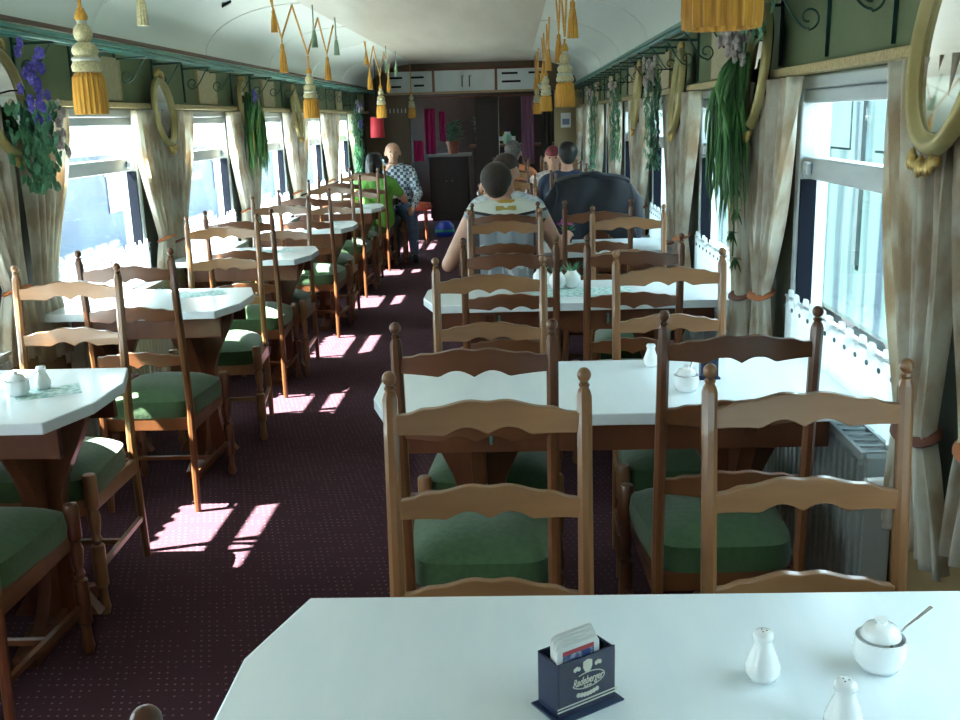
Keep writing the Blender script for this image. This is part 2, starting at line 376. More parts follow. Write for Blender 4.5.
# ------------------------------------------------------------------ luggage racks with scroll brackets
def rack(side):
    xw=XRW if side>0 else XLW; d=-side
    r=empty('luggage_rack',(xw,6,1.87),0,'green iron luggage rack running along the %s wall on scrolled brackets'%('right' if side>0 else 'left'),'rack')
    z=.0
    for k,(xx,name) in enumerate(((.185,'front_rail'),(.11,'middle_rail'))):
        MB().tube([(d*xx,-8.3,z+.014),(d*xx,8.3,z+.014)],.0085 if k==0 else .005,8).build(name,RACK,r)
    MB().box(*sorted((d*.16,d*.19)),-8.3,8.3,.030,.045).build('upper_strip',RACK,r,ang=0)
    m=MB(); m.prism([(-.007,.04),(.007,.04),(.007,-.08),(0,-.205),(-.007,-.08)],0,d*.012,'x'); ps=m
    m2=MB().tube([(d*.006,0,.0),(d*.185,0,.004)],.0065,6)
    pts=[]
    for i in range(15): # sweep from arm down to the scroll
        t=i/14; pts.append((d*(.165-.10*t**1.0),0,-.005-.115*sin(t*PI/2)**1.3))
    cx,cz=.055,-.090
    for i in range(22):
        a=-PI/2-.1-i*.30; rr=.036*(1-i/30); pts.append((d*(cx+.01+rr*cos(a)*1.0),0,cz+rr*sin(a)))
    pts2=[p for i,p in enumerate(pts) if i==0 or (Vector(p)-Vector(pts[i-1])).length>.002]
    m3=MB().tube(pts2,.0036,6)
    first=None
    ys=[-7.75+.55*k for k in range(30)]
    for y in ys:
        if y<-8.2 or y>8.3: continue
        if first is None:
            b=m.build('bracket',IRON,r,ang=0,loc=(0,y,0)); m2.build('arm',IRON,b); m3.build('scroll',IRON,b); first=b
        else:
            q=dup(first,r); q.location=(0,y,0)
    return r
rack(1); rack(-1)
# ------------------------------------------------------------------ chair prototype
def rail_outline(w,h):
    n=44; top=[];bot=[]
    def lerp(tab,t):
        for (a,b),(c_,d_) in zip(tab,tab[1:]):
            if t<=c_: 
                k=(t-a)/(c_-a); k=k*k*(3-2*k); return b+(d_-b)*k
        return tab[-1][1]
    T=[(0,.70),(.06,.72),(.15,.86),(.20,.86),(.40,1.06),(.50,1.0),(.60,1.06),(.80,.86),(.85,.86),(.94,.72),(1,.70)]
    def B(t):
        v=-.02
        if .26<t<.74:
            q=(t-.26)/.24; q=q-int(q) if q<1 else q-1; v=-.06+.26*sin(PI*max(0,min(1,q)))
        else:
            e=t if t<.5 else 1-t; v=.05-.11*(e/.26)**2
        return v
    for i in range(n+1):
        t=i/n; top.append((-w/2+w*t,h*lerp(T,t))); bot.append((-w/2+w*t,h*B(t)))
    return top,bot
def rail_mesh(w,h,y0,z0,depth=.018,bow=.018):
    top,bot=rail_outline(w,h); m=MB(); rs=[]
    for (x,zt),(_,zb) in zip(top,bot):
        yb=y0-bow*(1-(2*x/w)**2)
        rs.append([(x,yb-depth/2,z0+zb),(x,yb+depth/2,z0+zb),(x,yb+depth/2,z0+zt),(x,yb-depth/2,z0+zt)])
    return m.rings(rs)
def post_mesh(sx):
    # path of the raked rear post, octagonal section
    m=MB(); W=.1775
    def yc(z): return .048 if z<.45 and z>.40 else (.048*(1.02-z)/.57 if z>=.45 else .02+.028*z/.40)
    lev=[(0,.0125),(.10,.0145),(.44,.0155),(.60,.0155),(.80,.0150),(1.018,.0148),(1.028,.0120),(1.034,.0085),(1.039,.0110),(1.044,.0080)]
    rs=[]
    for z,r in lev:
        rs.append([(sx*W+r*.99*cos(2*PI*j/8+PI/8),yc(min(z,1.02))+r*.99*sin(2*PI*j/8+PI/8),z) for j in range(8)])
    m.rings(rs)
    m.ell((sx*W,yc(1.02),1.0575),(.0130,.0130,.0140),14,10)
    return m
def leg_mesh(sx):
    m=MB()
    p=[(.013,0),(.019,.02),(.0145,.05),(.0135,.09),(.021,.10),(.0215,.20),(.021,.235),(.012,.24),(.018,.255),(.012,.27),(.0165,.29),(.021,.33),(.0135,.355),(.0205,.365),(.022,.37),(.022,.462),(.018,.472),(.004,.475)]
    m.lathe(p,(sx*.198,.452,0),12); return m
def seat_mesh():
    m=MB(); 
    def fn(u,v):
        a=u*2-1; b=v*2-1
        hw=.172+.030*v
        # rounded plan, corner notches near the front legs
        k=max(abs(a),abs(b)); 
        e=(abs(a)**6+abs(b)**6)**(1/6) if (a or b) else 1
        s_=k/e if e>0 else 1
        x=a*s_*hw; y=.256+b*s_*.205
        z=.452+.055*(1-max(0,k)**4)*(.72+.28*(1-a*a)*(1-b*b))
        return (x,y,z)
    n=18
    m.grid(fn,n,n)
    # skirt down
    edge=[fn(i/n,0) for i in range(n)]+[fn(1,i/n) for i in range(n)]+[fn(1-i/n,1) for i in range(n)]+[fn(0,1-i/n) for i in range(n)]
    rs=[edge,[(x*1.025,.25+(y-.25)*1.025,.412) for x,y,z in edge],[(x*1.01,.25+(y-.25)*1.01,.385) for x,y,z in edge]]
    m.rings(rs,caps=False); m.add(rs[2],[tuple(range(len(edge)))])
    return m
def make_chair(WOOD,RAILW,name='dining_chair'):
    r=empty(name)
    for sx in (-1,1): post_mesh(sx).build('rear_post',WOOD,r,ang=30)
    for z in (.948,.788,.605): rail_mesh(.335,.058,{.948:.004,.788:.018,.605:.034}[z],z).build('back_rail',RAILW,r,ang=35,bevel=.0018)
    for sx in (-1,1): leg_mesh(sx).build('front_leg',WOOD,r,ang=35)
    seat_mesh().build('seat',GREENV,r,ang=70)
    MB().box(-.165,.165,.05,.07,.335,.386).box(-.182,.182,.440,.460,.335,.386).box(-.190,-.170,.05,.445,.335,.386).box(.170,.190,.05,.445,.335,.386).build('seat_frame',WOOD,r,ang=0,bevel=.002)
    for sx in (-1,1):
        m=MB().tube([(sx*.177,.035,.155),(sx*.196,.45,.155)],.0115,4,rot=PI/4); m.build('side_stretcher',WOOD,r,ang=0)
    MB().tube([(-.182,.24,.155),(.182,.24,.155)],.0115,4,rot=PI/4).build('cross_stretcher',WOOD,r,ang=0)
    return r
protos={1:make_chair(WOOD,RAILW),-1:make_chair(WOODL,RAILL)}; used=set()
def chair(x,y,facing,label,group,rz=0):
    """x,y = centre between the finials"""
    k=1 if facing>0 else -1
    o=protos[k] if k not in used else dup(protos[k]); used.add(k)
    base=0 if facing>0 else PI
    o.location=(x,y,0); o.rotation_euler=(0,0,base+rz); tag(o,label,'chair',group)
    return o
# rows: table centres
TR=[1.20,2.79,4.38,5.97,7.56,9.15,10.74,12.33]; TLf=[2.81,4.39,5.96,7.55,9.15,10.75]
near={0:(1.76,2.23)}
rp={} # measured (table index, facing) -> list of (side,x,y)
GR='ladder-back dining chairs'
def rc(x,y,facing,ti,pos,rz=0):
    d='far' if facing<0 else 'near'
    chair(x,y,facing,'oak ladder-back chair, %s side of the %s right-hand table, %s'%(d,ORD[ti],pos),GR,rz)
AI='aisle seat'; WS='window seat'
rc(-.0605,1.7585,-1,0,AI); rc(.5225,1.772,-1,0,WS,rz=.03)
rc(-.102,2.2115,1,1,AI); rc(.515,2.291,1,1,WS,rz=.03)
rc(-.093,3.285,-1,1,AI); rc(.51,3.36,-1,1,WS)
rc(-.0275,3.829,1,2,AI); rc(.445,3.808,1,2,WS)
rc(-.057,5.02,-1,2,AI); rc(.56,5.06,-1,2,WS)
rc(-.06,5.43,1,3,AI); rc(.44,5.44,1,3,WS)
for k in (3,4,5,6):
    rc(-.05+.02*k%.05,TR[k]+.56,-1,k,AI,.03); rc(.50,TR[k]+.55,-1,k,WS,-.03)
    rc(-.07,TR[k+1]-.56,1,k+1,AI,-.02); rc(.48,TR[k+1]-.56,1,k+1,WS,.02)
def lc(x,y,facing,ti,rz=0):
    d='far' if facing<0 else 'near'
    chair(x,y,facing,'oak ladder-back chair, %s side of the %s left-hand table'%(d,ORD[ti]),GR,rz)
lc(-1.495,2.20,1,0)
lc(-1.544,3.35,-1,0); lc(-1.4875,3.731,1,1)
lc(-1.51,5.108,-1,1,.1); lc(-1.5055,5.41,1,2,.08)
lc(-1.5035,6.40,-1,2); lc(-1.477,7.01,1,3)
lc(-1.495,8.15,-1,3); lc(-1.515,8.67,1,4)
lc(-1.51,9.80,-1,4); lc(-1.50,10.25,1,5); lc(-1.42,11.33,-1,5)
chair(-.226,.532,1,'chair at the very bottom edge, only one round finial in view',GR,math.radians(-65))
# ------------------------------------------------------------------ tables
def top_outline(x0,x1,yd,cx=.06,cy=.19,side='l'):
    if side=='l': return [(x0+cx,-yd),(x1,-yd),(x1,yd),(x0+cx,yd),(x0,yd-cy),(x0,-yd+cy)]
    return [(x0,-yd),(x1-cx,-yd),(x1,-yd+cy),(x1,yd-cy),(x1-cx,yd),(x0,yd)]
def ped_outline(hw,nw,z0,z1):
    pts=[]
    for i in range(13):
        t=i/12; z=z1-(z1-z0)*t
        if t<.5: w=nw+(hw-nw)*(.5+.5*cos(PI*min(1,t/.45)))
        else: w=nw+ (hw*.8-nw)*max(0,(t-.75)/.25)**2
        pts.append((w,z))
    return pts+[(-w,z) for w,z in reversed(pts)]
def table(name,xc,yc,x0,x1,yd,side,peds,label,group,hooks=False):
    r=empty(name,(xc,yc,0),0,label,'table',group)
    o=top_outline(x0-xc,x1-xc,yd,side=side)
    MB().prism(o,.726,.760,'z').build('tabletop',[LAM],r,ang=0,bevel=.004)
    for px in peds:
        p=empty('pedestal',(px-xc,0,0)); p.parent=r
        MB().prism(ped_outline(.17,.065,.05,.726),-.022,.022,'y').build('shaped_board',DWOOD,p,ang=0,bevel=.003)
        MB().prism(ped_outline(.20,.07,.05,.70),-.02,.02,'x').build('cross_board',DWOOD,p,ang=0,bevel=.003)
        MB().prism([(-.25,0),(.25,0),(.25,.03),(.12,.075),(-.12,.075),(-.25,.03)],-.035,.035,'x').build('foot',DWOOD,p,ang=0,bevel=.004)
    ap=MB()
    ax0,ax1=x0-xc+.07,x1-xc-.07
    for sg in (-1,1):
        MB().box(ax0,ax1,sg*(yd-.11)-.012,sg*(yd-.11)+.012,.625,.7255).build('apron',DWOOD,r,ang=0,bevel=.002)
    if hooks:
        for hx in (-.33,.13):
            MB().tube([(hx,-yd+.098,.69),(hx,-yd+.075,.69),(hx,-yd+.07,.665),(hx,-yd+.085,.655)],.005,6).build('bag_hook',RACK,r)
    return r
for i,y in enumerate(TR):
    if i==0: y0,y1=.91,1.49
    yd=.29
    yc={0:1.20,1:2.79}.get(i,y)
    xr=.90
    table('dining_table',.25,yc,-.41,xr,yd,'l',[-.12,.62],'white-topped table on the right, '+(['front one in the foreground with the coaster box','second from the front','third from the front, with white vases','fourth from the front, where the man in the vest sits','fifth from the front','sixth from the front','seventh from the front','farthest'][i]),'four-seat tables along the right windows',hooks=i>0)
for i,y in enumerate(TLf):
    table('small_dining_table',-1.6,y,XLW+.09,-1.212,.305,'r',[-1.45,-1.85],'white-topped small table on the left, '+(['front one with sugar bowl and shaker','second from the front','third from the front','fourth from the front','fifth from the front','farthest, where the man in the plaid shirt sits'][i]),'two-seat tables along the left windows')
# ------------------------------------------------------------------ tableware
TZ=.7605
def shaker(x,y,label,s=1):
    r=empty('salt_shaker',(x,y,TZ),0,label,'shaker','white pear-shaped shakers')
    MB().lathe([(.012,0),(.0190,.002),(.0240,.013),(.0232,.024),(.0170,.040),(.0125,.052),(.0122,.059)],(0,0,0),24).build('body',CER,r,ang=60)
    MB().lathe([(.0122,.0592),(.0140,.0605),(.0142,.066),(.0120,.0705),(.006,.0720),(.0005,.0723)],(0,0,0),24).build('cap',CER,r,ang=60)
    m=MB()
    for a in range(3): m.lathe([(.0011,.0715),(.0011,.0727)],(.004*cos(a*2.1),.004*sin(a*2.1),0),6)
    m.build('pour_holes',GASK,r,ang=0)
    return r
def sugar(x,y,label,rz=0,spoon=True):
    r=empty('sugar_bowl',(x,y,TZ),rz,label,'sugar bowl','white lidded sugar bowls')
    MB().lathe([(.020,0),(.0275,.003),(.0335,.014),(.0350,.028),(.0345,.047),(.0325,.047),(.0330,.030),(.029,.012),(.001,.008)],(0,0,0),28).build('bowl',CER,r,ang=60)
    l=MB().lathe([(.0265,.0475),(.0262,.053),(.021,.062),(.010,.0665),(.0005,.067)],(0,0,0),28).build('lid',CER,r,ang=60)
    l.rotation_euler=(0,0,0)
    MB().lathe([(.006,.066),(.0055,.069),(.0095,.0715),(.0095,.0735),(.0005,.074)],(0,0,0),20).build('lid_knob',CER,l,ang=60)
    if spoon:
        sp=empty('sugar_spoon',(x+.024*cos(rz),y+.024*sin(rz),TZ+.012),rz,label.replace('sugar bowl','sugar spoon').replace('lidded','metal').replace('white','steel'),'spoon','spoons standing in the sugar bowls')
        MB().tube([(-.012,0,.0),(.006,0,.026),(.022,0,.038),(.045,0,.047),(.068,0,.057)],[.0022,.0016,.0017,.0026,.0034],8,flat=.45).build('handle',CHROME,sp,ang=60)
        MB().ell((-.016,0,-.002),(.010,.007,.003)).build('spoon_bowl',CHROME,sp)
    return r
def vase(x,y,label,flowers=True):
    r=empty('flower_vase',(x,y,TZ),0,label,'vase','small white flower vases'); r.scale=(1.3,)*3
    MB().lathe([(.014,0),(.024,.006),(.031,.025),(.029,.042),(.018,.054),(.016,.060),(.013,.060),(.014,.05)],(0,0,0),20).build('vase_body',CER,r,ang=60)
    m=MB(); random.seed(int(abs(x)*999))
    for k in range(16):
        a=random.random()*6.28; t=random.random()*.03+.008; z=.058+random.random()*.025
        leaf(m,(t*.2*cos(a),t*.2*sin(a),.05),(t*cos(a),t*sin(a),z-.05+.01),.008)
    m.build('green_sprig',LEAFB,r,solid=.0006)
    return r
def leaf(m,base,d,w,seg=4,droop=0):
    """pointed leaf blade from base along vector d, drooping"""
    b=Vector(base); d=Vector(d); L_=d.length; t=d.normalized(); up=Vector((0,0,1))
    sd=t.cross(up); sd=sd.normalized() if sd.length>.05 else Vector((1,0,0)); nn=sd.cross(t)
    vs=[];fs=[]
    for i in range(seg+1):
        k=i/seg; ww=w*sin(PI*(.08+.92*k)**.8)*.5 if i<seg else .0003
        p=b+d*k-Vector((0,0,1))*(droop*k*k)
        vs+= [tuple(p-sd*ww+nn*ww*.35),tuple(p),tuple(p+sd*ww+nn*ww*.35)]
    for i in range(seg):
        a=i*3; fs+=[(a,a+1,a+4,a+3),(a+1,a+2,a+5,a+4)]
    m.add(vs,fs)
shaker(.322,1.235,'white pear-shaped shaker on the front table, left of the sugar bowl')
shaker(.392,1.112,'white pear-shaped shaker on the front table, nearest the camera at the bottom edge')
sugar(.488,1.262,'white lidded sugar bowl on the front table',rz=.45)
shaker(.402,2.985,'white pear-shaped shaker on the second right-hand table')
sugar(.462,2.70,'white lidded sugar bowl on the second right-hand table',rz=1.2)
sugar(-1.475,2.79,'white lidded sugar bowl on the front left-hand table',rz=.9)
shaker(-1.432,2.86,'white pear-shaped shaker on the front left-hand table')
vase(.245,4.47,'white vase with green sprig on the third right-hand table, nearest the window of the cluster')
vase(.178,4.44,'white vase with green sprig on the third right-hand table, middle of the cluster')
vase(.110,4.53,'white vase with green sprig on the third right-hand table, nearest the aisle of the cluster')
def doily(x,y,a,sx,sy,label):
    o=MB().box(-sx,sx,-sy,sy,0,.0008).build('printed_placemat',DOILY,ang=0); o.location=(x,y,.7602); o.rotation_euler=(0,0,a)
    tag(o,label,'placemat','teal printed mats')
doily(-1.40,2.82,.5,.09,.06,'teal and white printed mat under the shaker on the front left-hand table')
doily(-1.47,4.52,.4,.12,.07,'teal and white printed mat on the second left-hand table')
doily(-1.47,6.05,.4,.11,.07,'teal and white printed mat on the third left-hand table')
doily(-1.45,7.65,.4,.11,.07,'teal and white printed mat on the fourth left-hand table')
doily(-1.45,9.2,.4,.12,.07,'teal and white printed mat on the fifth left-hand table')
doily(.28,4.34,.1,.22,.10,'teal and white printed mat on the third right-hand table')
doily(.40,5.95,.1,.20,.09,'teal and white printed mat on the fourth right-hand table')
# menu stand on table 2 (dark blue)
r=empty('menu_stand',(.548,2.83,TZ),.1,'dark blue card stand on the second right-hand table','card stand')
MB().box(-.03,.03,-.018,.018,0,.006).build('base',NAVY,r,ang=0); MB().box(-.026,.026,-.012,.012,.006,.075).build('box',NAVY,r,ang=0,bevel=.002)
# flower pot purple on T4
r=empty('flower_pot',(.305,6.12,TZ),0,'dark pot of magenta flowers on the fourth right-hand table','flower pot')
MB().lathe([(.03,0),(.04,.05),(.042,.055),(.036,.055),(.034,.045)],(0,0,0),18).build('pot',BLK,r)
m=MB(); random.seed(4)
for k in range(60):
    a=random.random()*6.28; t=random.random()*.05+.01; leaf(m,(0,0,.05),(t*cos(a),t*sin(a),.03+random.random()*.05),.016)
m.build('leaves',LEAFB,r,solid=.0006)
m=MB()
for k in range(26):
    a=random.random()*6.28; t=random.random()*.05; m.ell((t*cos(a),t*sin(a),.11+random.random()*.03),(.011,.011,.006),7,5)
o=m.build('blossoms',MAG,r); o['label']='magenta blossoms'
# second small pot behind
r=empty('flower_pot',(.14,5.85,TZ),0,'small green plant with pink blossoms beside the vest man, fourth right-hand table','flower pot')
MB().lathe([(.02,0),(.028,.04),(.03,.045),(.024,.045)],(0,0,0),18).build('pot',CER,r)
m=MB()
for k in range(30):
    a=random.random()*6.28; t=random.random()*.035+.01; leaf(m,(0,0,.04),(t*cos(a),t*sin(a),.02+random.random()*.04),.012)
m.build('leaves',LEAFB,r,solid=.0006)
# ------------------------------------------------------------------ coaster holder
def textmesh(body,size,shear=0):
    cu=bpy.data.curves.new('t','FONT'); cu.body=body; cu.size=size; cu.shear=shear; cu.extrude=.0002; cu.offset=size*.012; cu.align_x='CENTER'; cu.align_y='CENTER'
    o=bpy.data.objects.new('t',cu); COL.objects.link(o); bpy.context.view_layer.update()
    me=bpy.data.meshes.new_from_object(o.evaluated_get(bpy.context.evaluated_depsgraph_get()))
    bpy.data.objects.remove(o); return me
ch=empty('coaster_holder',(.067,1.183,TZ),math.radians(34),'navy beer coaster box with cream brewery lettering on the front table','coaster holder')
W_,D_,H_=.034*1.0,.019,.060
W_=.0455; D_=.0235; H_=.076
MB().box(-W_-.008,W_+.008,-D_-.010,D_+.006,0,.0028).build('foot_plate',NAVYL,ch,ang=0,bevel=.0008)
MB().box(-W_,W_,-D_,-D_+.003,.0028,.0028+H_).build('front_wall',NAVY,ch,ang=0,bevel=.0006)
MB().box(-W_,W_,D_-.003,D_,.0028,.0028+H_).build('rear_wall',NAVY,ch,ang=0,bevel=.0006)
for sx in (-1,1):
    m=MB().prism([(-D_+.003,.003),(D_-.003,.003),(D_-.003,.0028+H_*.97),(-D_+.003,.0028+H_*.97)],sx*W_,sx*(W_-.003),'x'); m.build('side_wall',NAVY,ch,ang=0)
lg=MB(); yf=-D_-.0004; K=1.22
for z in (.0115,.0150): lg.box(-W_+.002,W_-.002,yf-.0002,yf+.0003,z,z+.0014)
def ov(cx,cz,rx,rz,n=24,a=0): 
    return [(cx+rx*cos(2*PI*i/n)*cos(a)-rz*sin(2*PI*i/n)*sin(a),cz+rx*cos(2*PI*i/n)*sin(a)+rz*sin(2*PI*i/n)*cos(a)) for i in range(n)]
lg.prism([(-.0065,.0585),(0,.0605),(.0065,.0585),(.0065,.052),(.004,.0475),(0,.0455),(-.004,.0475),(-.0065,.052)],yf-.0002,yf+.0003,'y')
for sx in (-1,1):
    for k in range(3): lg.prism(ov(sx*(.0125+.0028*k),.0525-.0*k+(.001 if k==1 else 0),.0022,.0024),yf-.0002,yf+.0003,'y')
for k in range(7): lg.prism(ov(-.0135+.0045*k,.0235-.0018*cos((k-3)/3*1.5),.0028,.0026),yf-.0002,yf+.0003,'y')
# swoosh ring round the script
sw=[(.0235*cos(a)+.001,yf,.0375+.0085*sin(a)) for a in [(-.92+1.62*i/26)*PI+0 for i in range(27)]]
lg.tube(sw,.00062,5)
lg.v=[(x*1.12,y,.0115+(z-.0115)*1.28) for x,y,z in lg.v]; o=lg.build('crest_and_ribbon',LOGO,ch,ang=0); o['label']='cream shield, hop sprigs, ribbon and double line'
me=textmesh('Radeberger',.0098,.35); me.materials.clear(); me.materials.append(LOGO)
for v in me.vertices: v.co=Vector((v.co.x*1.06,yf-.0001-v.co.z,v.co.y*1.6+.0445))
to=bpy.data.objects.new('script_lettering',me); COL.objects.link(to); to.parent=ch; to['label']='cream slanted lettering reading Radeberger'
me2=textmesh('PILSNER',.0036,0); me2.materials.clear(); me2.materials.append(LOGO)
for v in me2.vertices: v.co=Vector((v.co.x,yf-.0001-v.co.z,v.co.y+.0365))
to=bpy.data.objects.new('small_lettering',me2); COL.objects.link(to); to.parent=ch
for k in range(5):
    r=empty('beer_coaster',(0,0,0),math.radians(34),['white card coaster with red and blue print, foremost in the navy box','plain white card coaster second from the front in the navy box','plain white card coaster in the middle of the stack in the navy box','plain white card coaster second from the back in the navy box','plain white card coaster rearmost in the navy box'][k],'coaster','beer coasters in the navy box')
    yy=-.0165+.0062*k; off=.0022*k-.010
    c34,s34=cos(math.radians(34)),sin(math.radians(34))
    r.location=(.067+off*c34-yy*s34,1.183+off*s34+yy*c34,TZ+.0035)
    out=[]; hw=.034; H2=.0935+.0015*k; rr=.008
    for cx,cz,a0 in ((hw-rr,rr,-PI/2),(hw-rr,H2-rr,0),(-hw+rr,H2-rr,PI/2),(-hw+rr,rr,PI)):
        for i in range(6): a=a0+PI/2*i/5; out.append((cx+rr*cos(a),cz+rr*sin(a)))
    MB().prism(out,-.0008,.0008,'y').build('card',CARD,r,ang=0)
    if k==0:
        MB().box(-.025,.025,-.0012,-.0009,.0815,.0875).build('red_band',REDP,r,ang=0); MB().box(-.025,.025,-.0012,-.0009,.04,.0813).build('blue_picture',BLUEP,r,ang=0)
# ------------------------------------------------------------------ mirrors
def mirror(side,y,z,label,hw=.175,hh=.225,tilt=.10):
    x=(XRW-.075) if side>0 else (XLW+.075); 
    r=empty('oval_mirror',(x,y,z),0,label,'mirror','gilt oval mirrors on the piers'); r.rotation_euler=(0,side*tilt,0)
    d=-side
    prof_=[(-.022,.0),(-.018,.012),(-.008,.014),(-.002,.026),(.010,.030),(.020,.022),(.026,.006),(.026,.0)]
    rs=[]
    n_=40
    for i in range(n_):
        a=2*PI*i/n_
        rs.append([(d*q,(hw-.03+p)*cos(a),(hh-.03+p)*sin(a)) for p,q in prof_])
    rs.append(rs[0]); MB().rings(rs,caps=False).build('gilt_frame',GOLDF,r,ang=60)
    MB().prism([((hw-.04)*cos(2*PI*i/40),(hh-.04)*sin(2*PI*i/40)) for i in range(40)],d*.002,d*.008,'x').build('mirror_glass',MIRR,r,ang=0)
    MB().prism([((hw-.03)*cos(2*PI*i/40),(hh-.03)*sin(2*PI*i/40)) for i in range(40)],-d*.012,d*.0015,'x').build('backing',BARW,r,ang=0)
    random.seed(int(y*10))
    for s_ in (-1,1):
        m=MB()
        for k in range(9):
            t=k/8; m.ell((d*.018,(t-.5)*.13,s_*(hh+.004+.016*cos((t-.5)*PI))),(.010,.011,.012+.006*((k*7)%3)),8,6)
        m.tube([(d*.016,.07*cos(a)*(1-i*.03),s_*(hh+.018+.012*sin(a))) for i,a in enumerate([.4*j for j in range(16)])],.0045,6)
        m.build('carved_crest',GOLD,r,ang=60)
    return r
mirror(1,2.115,1.64,'large gilt oval mirror cut off by the right edge of the photo',hh=.235,hw=.178,tilt=.12)
mirror(1,3.76,1.66,'gilt oval mirror behind the long-leaved plant on the second right-hand pier',hw=.15)
mirror(1,5.55,1.62,'gilt oval mirror on the third right-hand pier',hw=.15); mirror(1,7.35,1.62,'gilt oval mirror on the fourth right-hand pier',hw=.15)
mirror(-1,4.02,1.63,'gilt oval mirror behind the violet flowers on the nearest left-hand pier',hw=.17,hh=.22)
mirror(-1,5.86,1.60,'gilt oval mirror without plants on the second left-hand pier',hw=.17,hh=.20)
mirror(-1,7.66,1.62,'gilt oval mirror behind the long-leaved plant on the third left-hand pier',hw=.15); mirror(-1,9.46,1.60,'gilt oval mirror on the fourth left-hand pier',hw=.15)
# ------------------------------------------------------------------ hanging plants
def longleaf(side,y,z,n_,L0,label,spread=.13,flowers=None,seed=1,yel=0,depth=.12):
    random.seed(seed); x=(XRW-depth) if side>0 else (XLW+depth); d=-side
    r=empty('hanging_plant',(x,y,z),0,label,'plant'); m=MB(); my=MB()
    MB().lathe([(.02,-.05),(.03,0),(.028,.0),(.02,-.04)],(0,0,0),12).build('wall_pot',BLK,r)
    ml=MB()
    for k in range(n_):
        yy=random.uniform(-1,1)*spread; xx=d*random.uniform(.0,.09); L_=L0*random.uniform(.35,1)
        tgt=random.choice([m,ml]) if random.random()>yel else my
        cur=random.uniform(-.05,.05); top=random.uniform(0,.10)
        ns=8; w=random.uniform(.005,.0095); vs=[]; tw=random.random()*PI; tws=random.uniform(-1,1)
        for i in range(ns+1):
            t=i/ns
            p=Vector((xx*min(1,t*3)+.015*sin(k+t*4),yy*(1.25*t**.55)+cur*t*t,top*sin(min(1,t*3)*PI)*.7-L_*max(0,t-.08)**1.15))
            sd=Vector((cos(tw+tws*t),sin(tw+tws*t),0)); ww=w*(1 if t<.7 else 1.02-((t-.7)/.3)**2)
            vs+=[tuple(p-sd*ww),tuple(p+sd*ww)]
        tgt.add(vs,[(2*i,2*i+1,2*i+3,2*i+2) for i in range(ns)])
    ml.build('paler_leaves',LEAFM,r,ang=60,solid=.0008)
    m.build('leaves',LEAF,r,ang=60,solid=.0008)
    if my.v: my.build('yellowed_leaves',LEAFY,r,ang=60,solid=.0008)
    if flowers:
        mf=MB()
        for k in range(flowers[1]):
            yy=random.uniform(-.1,.12); zz=random.uniform(*flowers[2]); xx=d*random.uniform(0,.07)
            for q in range(5): 
                a=q*1.257; mf.ell((xx,yy+.016*cos(a),zz+.016*sin(a)),(.009,.012,.012),6,5)
        mf.build('blossoms',flowers[0],r)
    return r
longleaf(1,3.84,1.66,150,.64,'long-leaved hanging plant with white blossoms on the second right-hand pier',flowers=(WPET,22,(0,.16)),seed=3,spread=.12)
def fans(side,y,z,label):
    r=empty('hanging_vine',(XRW-.13 if side>0 else XLW+.13,y,z),0,label,'plant'); m=MB(); random.seed(9)
    for k in range(5):
        c_=Vector((0,random.uniform(-.05,.05),-.09*k))
        for q in range(9):
            a=q*.7; leaf(m,c_,(.02*cos(a*3),.055*cos(a),.03*sin(a)-.03),.012)
    m.tube([(0,0,.06),(0,.02,-.1),(0,-.01,-.25),(0,0,-.36)],.003,5)
    m.build('fan_leaves',LEAF,r,solid=.0007); return r
fans(1,3.86,1.33,'trailing vine with fan-shaped leaves below the long-leaved plant, right side')
longleaf(-1,7.62,1.70,130,.66,'long-leaved hanging plant with violet and yellowed leaves on the third left-hand pier',flowers=(PURP,10,(-.2,.05)),seed=5,yel=.12,spread=.15)
def ivy(side,y,z,H,W,label,nleaf=260,fl=None,seed=1,fan=.9):
    random.seed(seed); d=-side; x=(XRW-.13) if side>0 else (XLW+.14)
    r=empty('flower_garland',(x,y,z),0,label,'plant'); m=MB()
    pts=[(0,0,.1)]
    for i in range(8): pts.append((0,W*.35*sin(i*1.1),-H*i/8))
    ms=MB().tube(pts,.005,6); ms.build('stem',LEAF,r); MB().tube([(0,0,.095),(-d*(.128 if side>0 else .138),0,.095)],.004,6).build('wall_hook',GASK,r)
    for k in range(nleaf):
        t=random.random(); yy=random.gauss(0,W*.4*(1-.4*t)); zz=-H*t+.04; xx=d*random.uniform(-.02,.06)
        a=random.random()*6.28; s_=random.uniform(.016,.032)
        vs=[(xx,yy,zz)]; n_=7; tl=random.uniform(-.5,.5)
        for j in range(n_):
            b=2*PI*j/n_+a; rr=s_*(1 if j%2 else .8); vs.append((xx+d*.006+tl*rr*sin(b)*.6,yy+rr*cos(b),zz+rr*sin(b)))
        m.add(vs,[(0,1+j,1+(j+1)%n_) for j in range(n_)])
    m.build('leaves',LEAFB,r,ang=0,solid=.0008)
    for mat,name,cnt,(z0,z1),(ya,yb) in fl or []:
        mf=MB()
        for k in range(cnt):
            yy=random.uniform(ya,yb); zz=random.uniform(z0,z1); xx=d*random.uniform(.02,.08)
            for q in range(5):
                a=q*1.257+k; mf.ell((xx,yy+.014*cos(a),zz+.014*sin(a)),(.008,.011,.011),6,5)
            mf.ell((xx+d*.006,yy,zz),(.006,.006,.006),6,4)
        mf.build(name,mat,r)
    return r
ivy(-1,4.08,1.58,.34,.22,'ivy garland with violet and white silk flowers hanging over the nearest left-hand mirror',fl=[(PURP,'violet_blossoms',34,(-.03,.28),(-.11,.07)),(WPET,'white_blossoms',16,(-.16,.06),(.10,.20))],seed=2)
ivy(1,6.0,1.66,.50,.22,'ivy garland with white blossoms on the right between third and fourth piers',fl=[(WPET,'white_blossoms',26,(-.05,.16),(-.12,.12))],seed=12)
